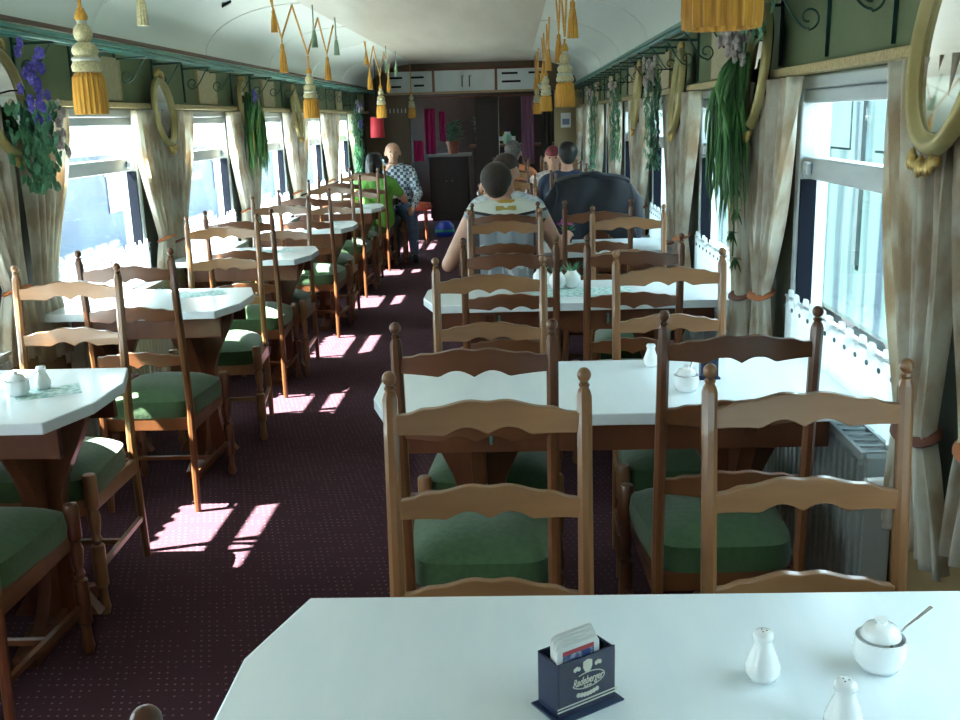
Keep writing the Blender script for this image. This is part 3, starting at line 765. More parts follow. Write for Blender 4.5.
ivy(1,8.2,1.66,.55,.22,'darker ivy garland on the right, farther down the aisle',fl=[(WPET,'white_blossoms',18,(-.1,.1),(-.1,.1))],seed=13)
ivy(1,10.6,1.66,.75,.26,'ivy garland farthest down the right wall',fl=[(WPET,'white_blossoms',14,(-.1,.1),(-.1,.1))],seed=14)
ivy(-1,12.6,1.62,.75,.42,'mass of dark ivy with pale blossoms at the far end of the left wall',nleaf=420,fl=[(PURP,'blue_blossoms',16,(-.2,.1),(-.2,.2)),(WPET,'white_blossoms',12,(0,.14),(-.2,.2))],seed=15)
ivy(1,3.55,1.80,.08,.25,'white blossom spray on the green wall above the long-leaved plant, right side',nleaf=20,fl=[(WPET,'white_blossoms',22,(-.05,.1),(.1,.42))],seed=16)
# ------------------------------------------------------------------ tassels
def zceil(x):
    e=XRW-.09-.22
    dx=abs(x-XC)-(.22-XC)
    if dx<=0: return 2.268
    return 1.958+.312*math.sqrt(max(0,1-(dx/e)**2))
def big_tassel(x,y,zb,ztop,label,s=1,group='large gold ceiling tassels'):
    r=empty('ceiling_tassel',(x,y,zb),0,label,'tassel',group)
    k=s
    MB().lathe([(.004,.06*k),(.040*k,.03*k),(.049*k,.002*k),(.052*k,0),(.0535*k,.02*k),(.053*k,.06*k),(.049*k,.12*k),(.040*k,.135*k),(.002,.136*k)],(0,0,0),60,ridge=.05,nr=20).build('fringe_skirt',TGOLD,r,ang=0)
    MB().lathe([(.03*k,.135*k),(.047*k,.14*k),(.050*k,.155*k),(.043*k,.172*k),(.034*k,.20*k),(.03*k,.205*k)],(0,0,0),24).build('lower_band',TPALE,r)
    MB().lathe([(.044*k,.172*k),(.047*k,.178*k),(.044*k,.184*k)],(0,0,0),24).build('grey_band',TGREY,r)
    MB().ell((0,0,.185*k+.022*k),(.043*k,.043*k,.030*k),20,10).build('lower_bulb',TPALE,r)
    MB().ell((0,0,.262*k),(.031*k,.031*k,.034*k),20,10).build('upper_bulb',TPALE,r)
    MB().lathe([(.016*k,.29*k),(.016*k,.305*k)],(0,0,0),16).build('collar',TGREY,r)
    MB().lathe([(.019*k,.303*k),(.022*k,.315*k),(.012*k,.340*k),(.007,.345*k)],(0,0,0),16).build('top_bead',TGOLD,r)
    L_=ztop-zb
    MB().tube([(0,0,.34*k),(0,0,L_)],.006,8).build('cord',TGOLD,r)
    return r
def small_tassel(x,y,zb,ztop,label,mat=TGOLD,s=1,group='small ceiling tassels'):
    r=empty('small_tassel',(x,y,zb),0,label,'tassel',group)
    MB().lathe([(.002,0),(.026*s,0),(.021*s,.08*s),(.013*s,.135*s),(.003,.14*s)],(0,0,0),36,ridge=.06,nr=12).build('fringe_skirt',mat,r,ang=0)
    MB().lathe([(.010*s,.132*s),(.013*s,.145*s),(.012*s,.165*s),(.007*s,.172*s)],(0,0,0),14).build('head',TGREY if mat is TGREEN else TGOLD,r)
    MB().tube([(0,0,.165*s),(0,0,ztop-zb)],.0045,6).build('cord',mat if mat is TGREEN else TGOLD,r)
    return r
def swag(x,ya,yb,zmid,za,zb_,label):
    ym=(ya+yb)/2; pts=[(0,ya-ym,za-zmid),(0,-.02,0.0),(0,.02,0.0),(0,yb-ym,zb_-zmid)]
    o=MB().tube(pts,.006,6).build('gold_cord_swag',TGOLD); o.location=(x,ym,zmid)
    tag(o,label,'cord','gold cords looped between the tassels'); return o
XT=-1.43; XS=.29; ZB=1.548
big_tassel(XT,3.45,1.565,zceil(XT),'large gold tassel hanging over the left chairs, nearest the camera',1.0)
big_tassel(XT,7.24,ZB,1.97,'large gold tassel hanging on a looped cord in the middle of the left row')
big_tassel(XT,11.1,1.545,1.97,'large gold tassel in front of the red lampshade, left row')
big_tassel(XT+.05,13.9,1.54,zceil(XT),'farthest large gold tassel of the left row, at the partition')
zt=zceil(XT)
for y,n_ in ((7.24,'middle'),(11.1,'farther')):
    swag(XT,y-.45,y,1.975+.0,zt,1.975,'') if 0 else None
    # V cords: apex at ceiling y-.42 and y+.5, valleys at small tassels y-.82, y+.76
    for (ya,yv,yb,zv) in ((y-1.05,y-.79,y-.42,2.03),(y-.42,y,y+.46,1.98),(y+.46,y+.75,y+1.1,2.03)):
        m=MB().tube([(0,ya-yv,zt-.004-zv),(0,0,0),(0,yb-yv,zt-.004-zv)],.0065,6)
        o=m.build('gold_cord_swag',TGOLD); o.location=(XT,yv,zv)
        tag(o,'gold V cord above the %s %s tassel, left row'%(n_,'large' if abs(yv-y)<.01 else ('nearer small' if yv<y else 'farther small')),'cord','gold cords looped between the tassels')
    small_tassel(XT,y-.79,1.825,2.025,'small gold tassel just before the %s large tassel, left row'%n_)
    small_tassel(XT,y+.75,1.832,2.025,'small gold tassel just beyond the %s large tassel, left row'%n_)
    small_tassel(XT+.12,y-.35,2.00,zceil(XT+.12),'small pale green tassel near the %s large tassel of the left row, nearer'%n_,TGREEN,.8)
    small_tassel(XT+.12,y+.50,2.00,zceil(XT+.12),'small pale green tassel near the %s large tassel of the left row, farther'%n_,TGREEN,.8)
    small_tassel(XT,y-.97,2.05,zt,'straight-hung small gold tassel before the %s V cords, left row'%n_,TGOLD,.75)
small_tassel(XT,4.03,1.90,zt,'straight-hung small gold tassel beyond the nearest large tassel, left row',TPALE,.85)
big_tassel(XS,5.85,1.560,1.93,'large gold tassel of the right row, nearest whole one')
big_tassel(XS,9.3,1.555,1.97,'large gold tassel in the middle of the right row')
big_tassel(XS,12.9,1.54,1.97,'farthest large gold tassel of the right row')
r=big_tassel(XS+.0,1.47,1.625,2.2,'nearest gold tassel, only its fringe showing at the top edge',1.0)
for y,n_ in ((5.85,'nearest'),(9.3,'middle'),(12.9,'farthest')):
    for (ya,yv,yb,zv) in ((y-1.05,y-.79,y-.42,2.03),(y-.42,y,y+.46,1.945),(y+.46,y+.75,y+1.1,2.03)):
        m=MB().tube([(0,ya-yv,zt-.004-zv),(0,0,0),(0,yb-yv,zt-.004-zv)],.0065,6)
        o=m.build('gold_cord_swag',TGOLD); o.location=(XS,yv,zv)
        tag(o,'gold V cord above the %s %s tassel, right row'%(n_,'large' if abs(yv-y)<.01 else ('nearer small' if yv<y else 'farther small')),'cord','gold cords looped between the tassels')
    small_tassel(XS,y-.79,1.875,2.025,'small gold tassel just before the %s large tassel, right row'%n_)
    small_tassel(XS,y+.75,1.84,2.025,'small gold tassel just beyond the %s large tassel, right row'%n_)
# ------------------------------------------------------------------ partition, header and bar room
m=MB(); m.box(XLW,-1.47,YP,YP+.06,0,1.86).box(XLW,XRW,YP,YP+.06,1.86,2.27)
struct(m.build('wall_partition',[PARTW],ang=0))
TANP=plain('tan_partition_panel',(.30,.24,.12),.6)
struct(MB().box(.56,XRW,YP,YP+.06,0,1.86).build('wall_partition_right',TANP,ang=0))
struct(MB().box(-1.82,.52,YP-.05,YP-.001,2.165,2.195).build('trim_%d'%n,DWOOD,ang=0,bevel=.004)); n+=1
struct(MB().box(-1.82,.52,YP-.05,YP-.001,1.855,1.885).build('trim_%d'%n,plain('light_oak_lintel',(.34,.24,.13),.5),ang=0,bevel=.004)); n+=1
LIT=plain('pale_enamel_panel',(.50,.56,.56),.35,c2=(.56,.62,.62),scale=3)
hp=empty('header_panel',(-.65,YP-.04,1.885),0,'pale three-part panel with dark fittings above the partition opening','panel')
for a,b in ((-1.10,-.47),(-.45,.40),(.42,1.08)): MB().box(a,b,0,.035,0,.28).build('pale_panel',LIT,hp,ang=0,bevel=.004)
for xx in (-.46,.41): MB().box(xx-.018,xx+.018,-.012,-.0005,0,.28).build('mullion',DWOOD,hp,ang=0)
for xx,zz,w in ((-.98,.20,.09),(-.68,.20,.09),(-.98,.08,.07),(-.66,.09,.07),(.60,.22,.11),(.95,.22,.09),(.62,.11,.13)): MB().box(xx-w,xx+w,-.01,-.0005,zz-.014,zz+.014).build('dark_fitting',GASK,hp,ang=0)
for xx in (-.06,.04): MB().tube([(xx,-.002,.06),(xx,-.015,.06),(xx,-.015,.2),(xx+.03,-.015,.2)],.006,6).build('hook',GASK,hp)
# coat hook rail on the partition
cr=empty('coat_hook_rail',(-1.65,YP-.014,1.66),0,'row of small pale coat hooks on the brown partition','coat rack')
MB().box(-.16,.16,0,.012,-.015,.015).build('board',PARTW,cr,ang=0)
for k in range(6): MB().tube([(-.135+.054*k,-.001,.01),(-.135+.054*k,-.03,0),(-.135+.054*k,-.03,-.045)],.009,6).build('hook',LAME,cr)
# red lampshade
ls=empty('red_lampshade',(-1.66,12.4,1.32),0,'red cylindrical hanging lampshade at the far left, behind a gold tassel','lampshade')
MB().lathe([(.088,0),(.078,.24),(.074,.24),(.084,0)],(0,0,0),28).build('shade',plain('red_shade',(.55,.03,.05),.6,trans=.3),ls)
MB().tube([(0,0,.23),(0,0,zceil(-1.66)-1.32)],.004,6).build('cord',GASK,ls); MB().tube([(-.078,0,.232),(.078,0,.232)],.003,6).build('spider_bar',GASK,ls)
# bar room furniture
sd_=empty('side_cabinet',(-1.0,15.6,0),0,'dark wooden side cabinet carrying the potted plants beyond the partition','cabinet')
MB().box(-.30,.30,-.25,.25,.04,.96).build('body',BARW,sd_,ang=0,bevel=.005); MB().box(-.33,.33,-.28,.28,.96,1.0).build('top',plain('pale_top',(.35,.38,.4),.3),sd_,ang=0,bevel=.004)
for sx in (-1,1):
    dd=MB().box(-.13,.13,-.012,0,-.38,.38).build('door',BARW,sd_,ang=0,bevel=.004,loc=(sx*.145,-.25,.5)); MB().ell((-sx*.1,-.02,.1),(.01,.01,.01)).build('knob',GOLD,dd)
MB().box(-.28,.28,-.22,.22,0,.04).build('plinth',BARW,sd_,ang=0)
def potplant(x,y,z,label,s=1,pot=TERRA,seed=3,lm=LEAFB):
    r=empty('potted_plant',(x,y,z),0,label,'plant'); random.seed(seed)
    MB().lathe([(.055*s,0),(.075*s,.12*s),(.085*s,.12*s),(.085*s,.15*s),(.07*s,.15*s),(.065*s,.12*s)],(0,0,0),20).build('pot',pot,r)
    m=MB()
    for k in range(150):
        a=random.random()*6.28; t=random.random(); rr=.13*s*t; zz=.15*s+random.random()*.22*s
        leaf(m,(rr*.4*cos(a),rr*.4*sin(a),zz),(rr*cos(a)+.01,rr*sin(a),random.uniform(-.03,.06)*s),.035*s,3)
    m.build('leaves',lm,r,solid=.0008); return r
potplant(-.93,15.45,1.0,'bushy green plant in a terracotta pot on the side cabinet beyond the partition',1.25)
potplant(-.55,17.15,1.08,'pale-leaved plant on the bar counter behind the terracotta pot',1.1,pot=CER,seed=8)
bc=empty('bar_counter',(.05,17.2,0),0,'dark wooden bar counter across the far end','bar')
MB().box(-.75,.60,-.3,.3,0,1.04).build('body',BARW,bc,ang=0,bevel=.005); MB().box(-.80,.62,-.35,.33,1.04,1.08).build('countertop',DWOOD,bc,ang=0,bevel=.005)
cb=empty('tall_cabinet',(-.40,15.3,0),0,'tall dark wooden cabinet standing in the opening behind the seated guests','cabinet')
MB().box(-.17,.17,-.2,.2,0,1.80).build('body',BARW,cb,ang=0,bevel=.004); dd=MB().box(-.15,.15,-.215,-.2005,.1,1.72).build('door',BARW,cb,ang=0,bevel=.004); MB().ell((.12,-.225,.9),(.012,.012,.012)).build('knob',GOLD,dd)
MB().box(-.19,.19,-.22,.22,1.80,1.84).build('cornice',BARW,cb,ang=0)
jar=empty('glass_jar',(-.12,17.05,1.08),0,'pale green jar on the bar counter','jar'); MB().lathe([(.06,0),(.07,.02),(.07,.15),(.05,.17)],(0,0,0),18).build('jar_body',plain('pale_green_glass',(.35,.55,.42),.2),jar); MB().lathe([(.05,.17),(.052,.2),(.001,.2)],(0,0,0),18).build('lid',LAME,jar)
MAUVE=plain('mauve_curtain',(.22,.09,.17),.7,c2=(.28,.13,.22),scale=5,stretch=(6,1,.3))
for x0,x1,mat,lb in ((.10,.28,MAUVE,'narrow mauve curtain hanging at the bar, left of the grey one'),(.38,.54,plain('dark_grey_curtain',(.05,.05,.045),.8),'dark grey curtain hanging beside the tan partition panel')):
    o=MB().grid(lambda u,v:((u-.5)*(x1-x0),.02*sin(u*18),-.95*v),24,4).build('bar_curtain',mat,ang=80,solid=.003); o.location=((x0+x1)/2,14.75,1.80); tag(o,lb,'curtain')
rb=MB().tube([(-1.47,0,0),(.56,0,0)],.012,8).build('curtain_rail',DWOOD); rb.location=(0,14.75,1.815); tag(rb,'dark rail across the opening carrying the bar curtains','rail')
for k,(x,w,z0,z1) in enumerate(((-1.205,.15,1.66,1.03),(-1.03,.09,1.62,1.20),(-1.385,.14,1.22,.93))):
    o=MB().grid(lambda u,v:((u-.5)*w,.014*sin(u*14+k),-(z0-z1)*v),16,4).build('pink_curtain',PINK,ang=80,solid=.003); o.location=(x,14.62+.05*k,z0); tag(o,['bright pink curtain, widest of the three in the opening','bright pink curtain, rightmost of the three in the opening','short pink curtain, leftmost in the opening'][k],'curtain','pink curtains in the opening')
for k,(x,z,w,mat) in enumerate(((-.02,1.35,.06,CARD),(.0,1.5,.05,plain('pink_card',(.6,.35,.45),.6)))):
    pass
nt_=MB().box(-.07,.07,-.004,.004,-.10,.10).build('notice',CARD,ang=0); nt_.location=(.72,YP-.006,1.45); tag(nt_,'small pale notice on the tan partition panel, far right','notice')
MB_=MB().box(-.05,.05,-.0006,.0,-.06,.02).build('printed_block',plain('blue_grey_print',(.2,.25,.4),.6),nt_,ang=0); MB_.location=(0,-.0046,0)
for k in range(7):
    r=empty('bottle',(-.62+.1*k,17.35,1.08),0,'dark glass bottle on the bar counter, %s from the left'%ORD[k],'bottle','bottles on the bar')
    MB().lathe([(.03,0),(.035,.01),(.035,.16),(.013,.21),(.012,.27),(.001,.27)],(0,0,0),14).build('body',plain('bottle_glass_%d'%k,[(.02,.08,.03),(.15,.06,.01),(.02,.04,.15)][k%3],.1),r); MB().lathe([(.0355,.05),(.0357,.12)],(0,0,0),14).build('label',CARD,r)
# blue bag and orange cushion on the far left floor area
bg=empty('blue_bag',(-.95,13.3,0),0,'blue and green bag standing on the carpet near the partition','bag')
MB().lathe([(.10,0),(.13,.03),(.12,.14),(.07,.2),(.001,.2)],(0,0,0),16,sy=.6).build('bag_body',plain('royal_blue_nylon',(.01,.03,.30),.4),bg); MB().lathe([(.132,.06),(.129,.09)],(0,0,0),16,sy=.61).build('green_band',plain('green_nylon',(.02,.25,.12),.5),bg); MB().tube([(-.06,0,.18),(-.05,0,.27),(.05,0,.27),(.06,0,.18)],.008,6).build('handle',BLK,bg)
st=empty('upholstered_stool',(-1.22,12.6,0),0,'stool with an orange-red patterned cushion behind the man in the plaid shirt','stool')
OR=plain('orange_red_pattern',(.45,.07,.02),.7,c2=(.25,.03,.02),scale=25)
MB().lathe([(.001,.42),(.16,.42),(.175,.45),(.16,.50),(.001,.52)],(0,0,0),24).build('cushion',OR,st)
for a in range(4): MB().tube([(.12*cos(a*PI/2+.78),.12*sin(a*PI/2+.78),.42),(.14*cos(a*PI/2+.78),.14*sin(a*PI/2+.78),0)],.014,8).build('leg',DWOOD,st)
# ------------------------------------------------------------------ people
def capsmesh(caps,infl=0):
    m=MB()
    for p0,r0,p1,r1 in caps:
        p0=Vector(p0);p1=Vector(p1); r0+=infl; r1+=infl; d=p1-p0; L_=d.length
        t=d.normalized() if L_>1e-5 else Vector((0,0,1)); up=Vector((0,0,1)) if abs(t.z)<.9 else Vector((0,1,0)); x=t.cross(up).normalized(); y=x.cross(t)
        rs=[]; n_=14
        for i in range(5): a=-PI/2+.15+(PI/2-.15)*i/4; rs.append((p0+t*r0*sin(a),r0*cos(a)))
        for i in range(5): a=(PI/2-.15)*i/4; rs.append((p1+t*r1*sin(a),r1*cos(a)))
        m.rings([[tuple(c_+x*r*cos(2*PI*j/n_)+y*r*sin(2*PI*j/n_)) for j in range(n_)] for c_,r in rs])
    return m
def remeshed(mb,name,mat,parent,vox,smooth=4):
    o=mb.build(name,mat,None,ang=180)
    r=o.modifiers.new('r','REMESH'); r.mode='VOXEL'; r.voxel_size=vox; r.use_smooth_shade=True
    s_=o.modifiers.new('s','SMOOTH'); s_.iterations=smooth; s_.factor=.5
    bpy.context.view_layer.update()
    me=bpy.data.meshes.new_from_object(o.evaluated_get(bpy.context.evaluated_depsgraph_get()))
    o.modifiers.clear(); o.data=me; me.name=name
    me.polygons.foreach_set('use_smooth',[True]*len(me.polygons)); o.parent=parent; return o
def person(x,y,rz,label,shirt,hairm,trouser,arms,vox=.011,head=(0,.02),lean=0,long_sleeve=False,hair='short',z0=0,sc=1,headturn=0,legs=None,bare=False,hz=0):
    r=empty('person',(x,y,z0),rz,label,'person'); r.scale=(sc,)*3
    Wh=Vector((0,-.02,.545)); ln=lean
    body=[]; tor=[]; legc=[]; sl=[]
    for sx in (-1,1):
        tor+=[((sx*.085,0,.56),.105,(sx*.075,-.01+ln*.4,.74),.098),((sx*.075,-.01+ln*.4,.74),.098,(sx*.095,ln*.8,.90),.098),((sx*.06,ln,.985),.07,(sx*.165,ln,.965),.058)]
        tor+=[((0,0+ln*.6,.85),.11,(0,ln,.97),.085)]
        lg_=legs or [(.10,.44,.50),(.10,.42,.10)]
        kx,ky,kz=lg_[0]; ax,ay,az=lg_[1]
        legc+=[((sx*.09,.02,.54),.092,(sx*kx,ky,kz),.060),((sx*kx,ky,kz),.060,(sx*ax,ay,az),.040)]
        body+=[((sx*ax,ay,az),.038,(sx*ax,ay+.02,.05),.036),((sx*ax,ay,.045),.036,(sx*ax,ay+.15,.03),.028)]
    for sx,(el,wr) in zip((-1,1),arms):
        sh=Vector((sx*.185,ln,.955)); el=Vector(el); wr=Vector(wr)
        up=[(sh,.052,el,.040)]; fo=[(el,.038,wr,.026)]
        if long_sleeve: sl+=up+fo
        elif not bare: sl+=[(sh,.052,sh+(el-sh)*.55,.046)]
        body+=up+fo
        hd=(wr-el).normalized(); side=hd.cross(Vector((0,0,1))); side=side.normalized() if side.length>.1 else Vector((1,0,0)); dn=side.cross(hd)
        pm=wr+hd*.045; body.append((wr,.024,pm+hd*.03,.028))
        for q,(ofs,L_) in enumerate(((-.026,.052),(-.009,.062),(.009,.057),(.026,.044))):
            b=pm+hd*.04+side*ofs; k1=b+hd*L_*.5-dn*.004; k2=k1+hd*L_*.38-dn*.022; body+=[(b,.0085,k1,.008),(k1,.008,k2,.007)]
        th=wr+hd*.02-side*sx*.022; body+=[(th,.011,th-side*sx*.025+hd*.03,.0095),(th-side*sx*.025+hd*.03,.0095,th-side*sx*.02+hd*.055-dn*.01,.008)]
    hx,hy=head; hc=Vector((hx,ln+hy+.01,1.165+hz))
    body+=[((0,ln,.98),.062,(hx*.6,ln+hy*.6,1.08),.052)]
    ct,st_=cos(headturn),sin(headturn)
    def H(a,b,c_): return tuple(hc+Vector((a*ct-b*st_,a*st_+b*ct,c_)))
    body+=[(H(0,-.012,.035),.082,H(0,.008,.03),.080),(H(0,.02,-.03),.062,H(0,.035,-.065),.044),(H(0,.088,.0),.010,H(0,.100,-.022),.013),(H(0,.085,.02),.009,H(0,.092,-.01),.010),
           (H(.080,-.01,.01),.014,H(.084,-.014,-.022),.010),(H(-.080,-.01,.01),.014,H(-.084,-.014,-.022),.010),(H(-.012,.080,-.052),.008,H(.012,.080,-.052),.008)]
    body+=tor+legc
    bo=remeshed(capsmesh(body),'body',SKIN,r,vox)
    so=remeshed(capsmesh(tor+sl,.010),'shirt',shirt,r,vox); 
    remeshed(capsmesh(legc,.009),'trousers',trouser,r,vox)
    for sx in (-1,1):
        e=MB().ell(H(sx*.030,.078,.018),(.010,.008,.008),10,8).build('eye',plain('eye_dark',(.05,.04,.035),.2) if 'eye_dark' not in bpy.data.materials else bpy.data.materials['eye_dark'],r)
        ax,ay,az=(legs or [(0,0,0),(.10,.42,.10)])[1]
        remeshed(capsmesh([((sx*ax,ay-.01,.045),.043,(sx*ax,ay+.16,.035),.036)]),'shoe',BLK,r,.012,2)
    hm=MB()
    if hair!='bald':
        k={'short':.0,'long':.09,'bun':.02}[hair]
        caps=[(H(0,-.030,.050),.088,H(0,.018,.062),.076),(H(0,-.042,.008),.068,H(0,-.042,.02-k*.3),.070)]
        if hair=='long': caps+=[(H(.05,-.03,.02),.05,H(.06,-.03,-.10),.045),(H(-.05,-.03,.02),.05,H(-.06,-.03,-.10),.045),(H(0,-.06,0),.06,H(0,-.05,-.13),.05)]
        remeshed(capsmesh(caps),'hair',hairm,r,.009,3)
    else:
        remeshed(capsmesh([(H(-.062,-.03,.02),.026,H(-.045,-.068,.01),.026),(H(-.045,-.068,.01),.028,H(.045,-.068,.01),.028),(H(.045,-.068,.01),.026,H(.062,-.03,.02),.026)]),'hair',hairm,r,.009,2)
    return r
HB=plain('dark_brown_hair',(.018,.011,.008),.6,c2=(.035,.02,.013),scale=60,stretch=(3,3,.5))
HG=plain('grey_black_hair',(.06,.055,.05),.6,c2=(.16,.15,.14),scale=50)
HR=plain('red_hair',(.16,.012,.025),.5,c2=(.28,.03,.04),scale=50)
HK=plain('black_hair',(.008,.007,.007),.5)
def vest_mat():
    m,nt,b=newmat('white_black_grey_vest'); N=nt.nodes; L=nt.links
    tc=N.new('ShaderNodeTexCoord'); sp=N.new('ShaderNodeSeparateXYZ'); L.new(tc.outputs['Object'],sp.inputs[0])
    ab=N.new('ShaderNodeMath'); ab.operation='ABSOLUTE'; L.new(sp.outputs[0],ab.inputs[0])
    sl=N.new('ShaderNodeMath'); sl.operation='MULTIPLY_ADD'; sl.inputs[1].default_value=-.18; L.new(ab.outputs[0],sl.inputs[0]); L.new(sp.outputs[2],sl.inputs[2])
    r=N.new('ShaderNodeValToRGB'); r.color_ramp.interpolation='CONSTANT'; e=r.color_ramp.elements
    e[0].position=0; e[0].color=(.26,.29,.32,1); e[1].position=.952; e[1].color=(.012,.014,.02,1)
    x=e.new(.968); x.color=(.66,.68,.62,1)
    L.new(sl.outputs[0],r.inputs[0])
    no=N.new('ShaderNodeTexNoise'); no.inputs['Scale'].default_value=9; no.inputs['Detail'].default_value=2; no.inputs['Distortion'].default_value=2.5; L.new(tc.outputs['Object'],no.inputs['Vector'])
    g=N.new('ShaderNodeMath'); g.operation='GREATER_THAN'; g.inputs[1].default_value=.60; L.new(no.outputs['Fac'],g.inputs[0])
    lz=N.new('ShaderNodeMath'); lz.operation='LESS_THAN'; lz.inputs[1].default_value=.82; L.new(sp.outputs[2],lz.inputs[0])
    mu=N.new('ShaderNodeMath'); mu.operation='MULTIPLY'; L.new(g.outputs[0],mu.inputs[0]); L.new(lz.outputs[0],mu.inputs[1])
    mx=N.new('ShaderNodeMix'); mx.data_type='RGBA'; mx.inputs[7].default_value=(.5,.54,.56,1); L.new(r.outputs[0],mx.inputs[6]); L.new(mu.outputs[0],mx.inputs[0])
    sd=N.new('ShaderNodeMath'); sd.operation='GREATER_THAN'; sd.inputs[1].default_value=.145; L.new(ab.outputs[0],sd.inputs[0])
    l2=N.new('ShaderNodeMath'); l2.operation='LESS_THAN'; l2.inputs[1].default_value=.95; L.new(sp.outputs[2],l2.inputs[0])
    m2_=N.new('ShaderNodeMath'); m2_.operation='MULTIPLY'; L.new(sd.outputs[0],m2_.inputs[0]); L.new(l2.outputs[0],m2_.inputs[1])
    mx2=N.new('ShaderNodeMix'); mx2.data_type='RGBA'; mx2.inputs[7].default_value=(.012,.014,.02,1); L.new(mx.outputs[2],mx2.inputs[6]); L.new(m2_.outputs[0],mx2.inputs[0])
    L.new(mx2.outputs[2],b.inputs['Base Color']); sock(b,'Roughness',.7); return m
VEST=vest_mat(); DENIM=plain('blue_denim',(.07,.13,.24),.8,c2=(.12,.19,.32),scale=30); DARKT=plain('dark_trousers',(.012,.013,.02),.8)
vm=person(-.055,5.58,0,'person seen from behind in a white, black and grey sleeveless top',VEST,HB,DARKT,[((-.325,.02,.70),(-.20,.25,.80)),((.30,.10,.74),(.34,.33,.79))],bare=True,vox=.008,head=(-.05,.0),hz=-.045,sc=1.02)
# collar and back label of the vest man
o=MB().tube([(.062*cos(a),.058*sin(a)+.005,1.035-.01*sin(a)) for a in [2*PI*i/20 for i in range(20)]],.012,8,closed=True).build('collar',plain('yellow_ochre_collar',(.50,.30,.05),.7),vm); o['label']='ochre yellow collar'
o=MB().box(-.055,.055,-.004,.004,-.012,.012).build('back_badge',plain('olive_gold_badge',(.42,.32,.07),.6),vm,ang=0); o.location=(0,-.077,1.012); o.rotation_euler=(-.55,0,0); o['label']='small olive-gold strip across the shoulders'
person(-.02,10.33,-.15,'person with grey-black hair in an orange shirt, seen from behind',plain('orange_cotton',(.62,.20,.08),.8),HG,DARKT,[((-.30,.06,.72),(-.2,.28,.80)),((.30,.1,.74),(.24,.32,.80))],long_sleeve=True,sc=.99)
person(-.06,6.39,PI-.1,'brown-haired person in a pale striped shirt, mostly hidden behind the sleeveless top',plain('pale_striped_shirt',(.62,.66,.70),.8,c2=(.30,.36,.44),scale=22,stretch=(1,1,5)),plain('brown_hair',(.035,.018,.011),.6,c2=(.06,.03,.02),scale=60),DARKT,[((-.30,.10,.74),(-.15,.34,.80)),((.30,.1,.74),(.15,.34,.80))],sc=1.0)
person(.36,9.57,PI-.1,'person with red hair in a white top facing the camera, far right table',plain('white_print_top',(.62,.58,.56),.8,c2=(.3,.2,.2),scale=18),HR,DARKT,[((-.27,.1,.74),(-.12,.30,.80)),((.27,.1,.74),(.10,.28,.92))],hair='short',sc=.96)
person(.44,8.72,-.25,'dark-haired person in a navy jacket seen from behind, right window side',plain('navy_jacket',(.010,.014,.03),.7,c2=(.02,.05,.12),scale=3),HK,DARKT,[((-.29,.06,.72),(-.2,.28,.80)),((.29,.1,.74),(.2,.32,.80))],long_sleeve=True,headturn=.4,sc=1.0)
man=person(-1.345,11.2,PI+.15,'balding person in plaid shirt and jeans raising a beer glass, far left table',PLAID,plain('thin_fair_hair',(.22,.14,.08),.7),DENIM,[((-.26,.12,.72),(-.18,.36,.60)),((.25,.14,.78),(.10,.22,.98))],hair='bald',long_sleeve=True,legs=[(.16,.36,.50),(.18,.30,.10)],lean=.03,vox=.009)
person(-1.44,10.39,-.1,'black-haired person in a bright green top, back to the camera',plain('bright_green_top',(.09,.28,.03),.7,c2=(.16,.40,.06),scale=8),HK,DARKT,[((-.27,.05,.72),(-.15,.26,.78)),((.30,.12,.76),(.20,.30,.85))],hair='long',headturn=-.3,sc=.93)
# beer glass in the man's hand
gl=empty('beer_glass',(-1.44,10.94,.985),0,'half-full beer glass raised to the mouth of the balding person','glass')
MB().lathe([(.026,0),(.034,.01),(.037,.13),(.0345,.13),(.031,.012),(.001,.010)],(0,0,0),18).build('glass_wall',BEERG,gl); MB().lathe([(.001,.0125),(.0300,.0125),(.0325,.075),(.001,.075)],(0,0,0),18).build('beer',BEER,gl)
# ------------------------------------------------------------------ black jacket over the chair
def jacket():
    r=empty('black_jacket',(.485,6.37,0),0,'black padded jacket draped over a chair beyond the fourth right-hand table','jacket')
    def fn(u,v):
        a=(u-.5)*2; top=1.10-.035*abs(a)**3; z=top-(.36+.05*sin(u*9))*v
        w=.165+.03*v**.7
        y=-.045-.03*sin(PI*v)*1+.015*sin(u*14+v*3)+.03*(1-v)
        return (a*w+.01*sin(v*8),y,z)
    MB().grid(fn,40,20).build('back_panel',BLK,r,ang=80,solid=.014)
    def fn2(u,v):
        a=(u-.5)*2; top=1.10-.035*abs(a)**3; z=top-.30*v
        return (a*(.165+.02*v),.205+.03*sin(PI*v)+.012*sin(u*12),z)
    MB().grid(fn2,30,12).build('front_panel',BLK,r,ang=80,solid=.014)
    def fn3(u,v):
        a=(u-.5)*2; top=1.10-.035*abs(a)**3; return (a*.165,-.015+.22*v,top+.015*sin(PI*v))
    MB().grid(fn3,30,8).build('shoulder_yoke',BLK,r,ang=80,solid=.014)
    for sx in (-1,1): MB().tube([(sx*.145,.06,1.035),(sx*.185,.02,.96),(sx*.20,-.02,.82),(sx*.18,-.04,.70)],[.038,.04,.036,.03],14).build('sleeve',BLK,r,ang=60)
    MB().tube([(-.05+.1*i/8,.02-.03*sin(PI*i/8),1.105+.02*sin(PI*i/8)) for i in range(9)],.016,10).build('collar',BLK,r,ang=60)
    r.scale=(1.38,1,1.03)
    return r
jacket()
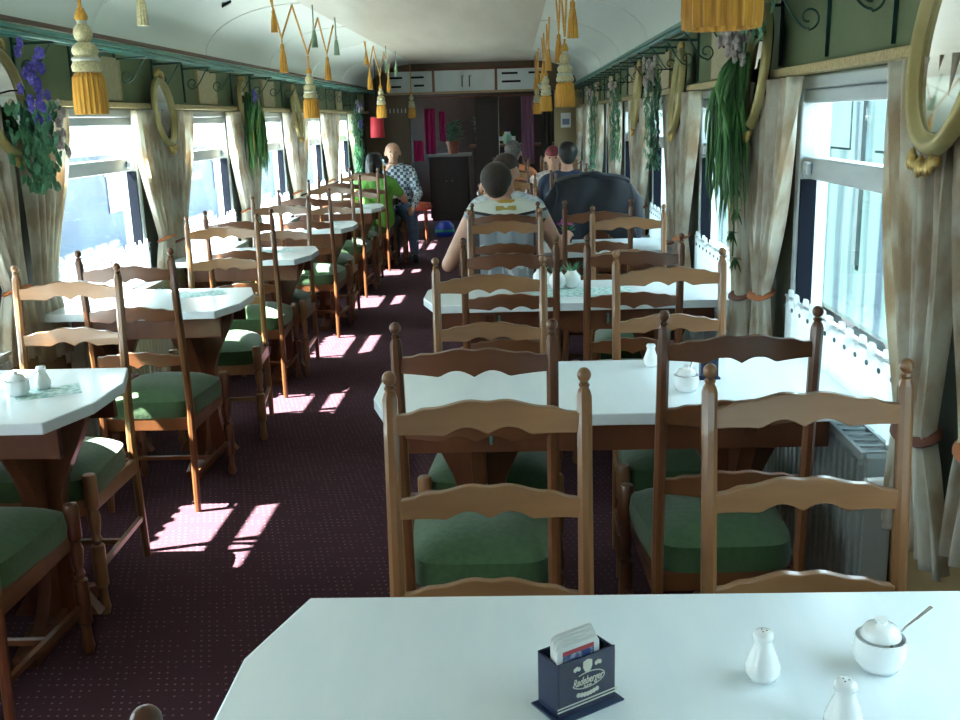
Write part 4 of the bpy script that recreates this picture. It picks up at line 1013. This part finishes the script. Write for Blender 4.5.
# ------------------------------------------------------------------ the world outside
OUTG=plain('trackside_gravel',(.30,.30,.29),.9,c2=(.40,.40,.38),scale=3)
struct(MB().box(-60,60,-40,70,-1.3,-1.2).build('ground',OUTG,ang=0))
def railcar(x,label,c1,c2,w=.4):
    r=empty('railway_carriage',(x,4,-1.2),0,label,'carriage')
    s_=-1 if x>0 else 1
    xs=sorted((0,-s_*2.6))
    MB().box(xs[0],xs[1],-13,16,.22,3.9).build('body_shell',plain(label[:12].replace(' ','_')+'_paint',c1,.9,spec=.05,c2=c2,scale=1.3,stretch=(1,2.2,.12),lo=.40,hi=.54,detail=5),r,ang=0,bevel=.08)
    MB().box(xs[0]+.2,xs[1]-.2,-12.8,15.8,.12,.218).build('underframe',BLK,r,ang=0)
    for k in range(14):
        y=-12+2.0*k; a,b=sorted((s_*.002,s_*.02)); wn=MB().box(a,b,y,y+1.2,2.25,3.15).build('carriage_window',plain('dark_glass_%d%d'%(k,x>0),(.015,.028,.034),.6,spec=.1),r,ang=0)
        MB().box(*sorted((s_*.003,s_*.05)),y+1.5,y+1.62,.95,3.8).build('pilaster',plain('pilaster_%d%d'%(k,x>0),(.014,.024,.027),.8,spec=.1),r,ang=0)
    for k in range(8):
        for dy in (0,.5): MB().tube([(-s_*.25,-11+3.6*k+dy*3,.42),(-s_*.38,-11+3.6*k+dy*3,.42)],.42,20).build('wheel',BLK,r)
    rf=MB().prism([(xs[0],3.9),(xs[1],3.9),(xs[1]-.5,4.25),(xs[0]+.5,4.25)],-13,16,'y').build('roof',plain('roof_%d'%(x>0),(.45,.47,.47),.6),r,ang=0)
    return r
railcar(3.9,'pale teal railway carriage on the next track, seen through the right windows',(.007,.013,.019),(.022,.042,.041))
bl=empty('trackside_building',(-9.0,10,-1.2),0,'pale blue trackside building seen through the left windows','building')
MB().box(-3,0,-30,40,0,2.2).build('wall',plain('pale_blue_render',(.030,.050,.085),.7,c2=(.055,.085,.13),scale=.9),bl,ang=0)
for k in range(16):
    wn=MB().box(-.02,.03,-28+4*k,-26.4+4*k,.9,1.7).build('building_window',plain('bluish_glass_%d'%k,(.03,.05,.09),.2),bl,ang=0)
    MB().box(.03,.05,-28.1+4*k,-26.3+4*k,1.7,1.82).build('lintel',LAME,wn,ang=0)
MB().box(-3.3,.5,-30.5,40.5,2.2,2.4).build('roof_slab',LAME,bl,ang=0)
# ------------------------------------------------------------------ light
w=bpy.data.worlds.new('sky'); S.world=w; w.use_nodes=True; N=w.node_tree.nodes; L=w.node_tree.links
bgn=N['Background']; bgn.inputs[0].default_value=(.72,.90,1.0,1); bgn.inputs[1].default_value=9.0
sun=bpy.data.lights.new('sun','SUN'); sun.energy=110; sun.angle=math.radians(.6); sun.color=(1,.96,.90)
so=bpy.data.objects.new('sun',sun); COL.objects.link(so); so.location=(-8,4,10)
so.rotation_euler=Vector((1,.20,-1.34)).to_track_quat('-Z','Y').to_euler()
# ------------------------------------------------------------------ view
S.view_settings.view_transform='Standard'; S.view_settings.look='None'; S.view_settings.gamma=1; S.view_settings.use_curve_mapping=False
S.view_settings.exposure=0.5
S.cycles.max_bounces=10; S.cycles.diffuse_bounces=6; S.cycles.transparent_max_bounces=16; S.cycles.caustics_reflective=False; S.cycles.caustics_refractive=False
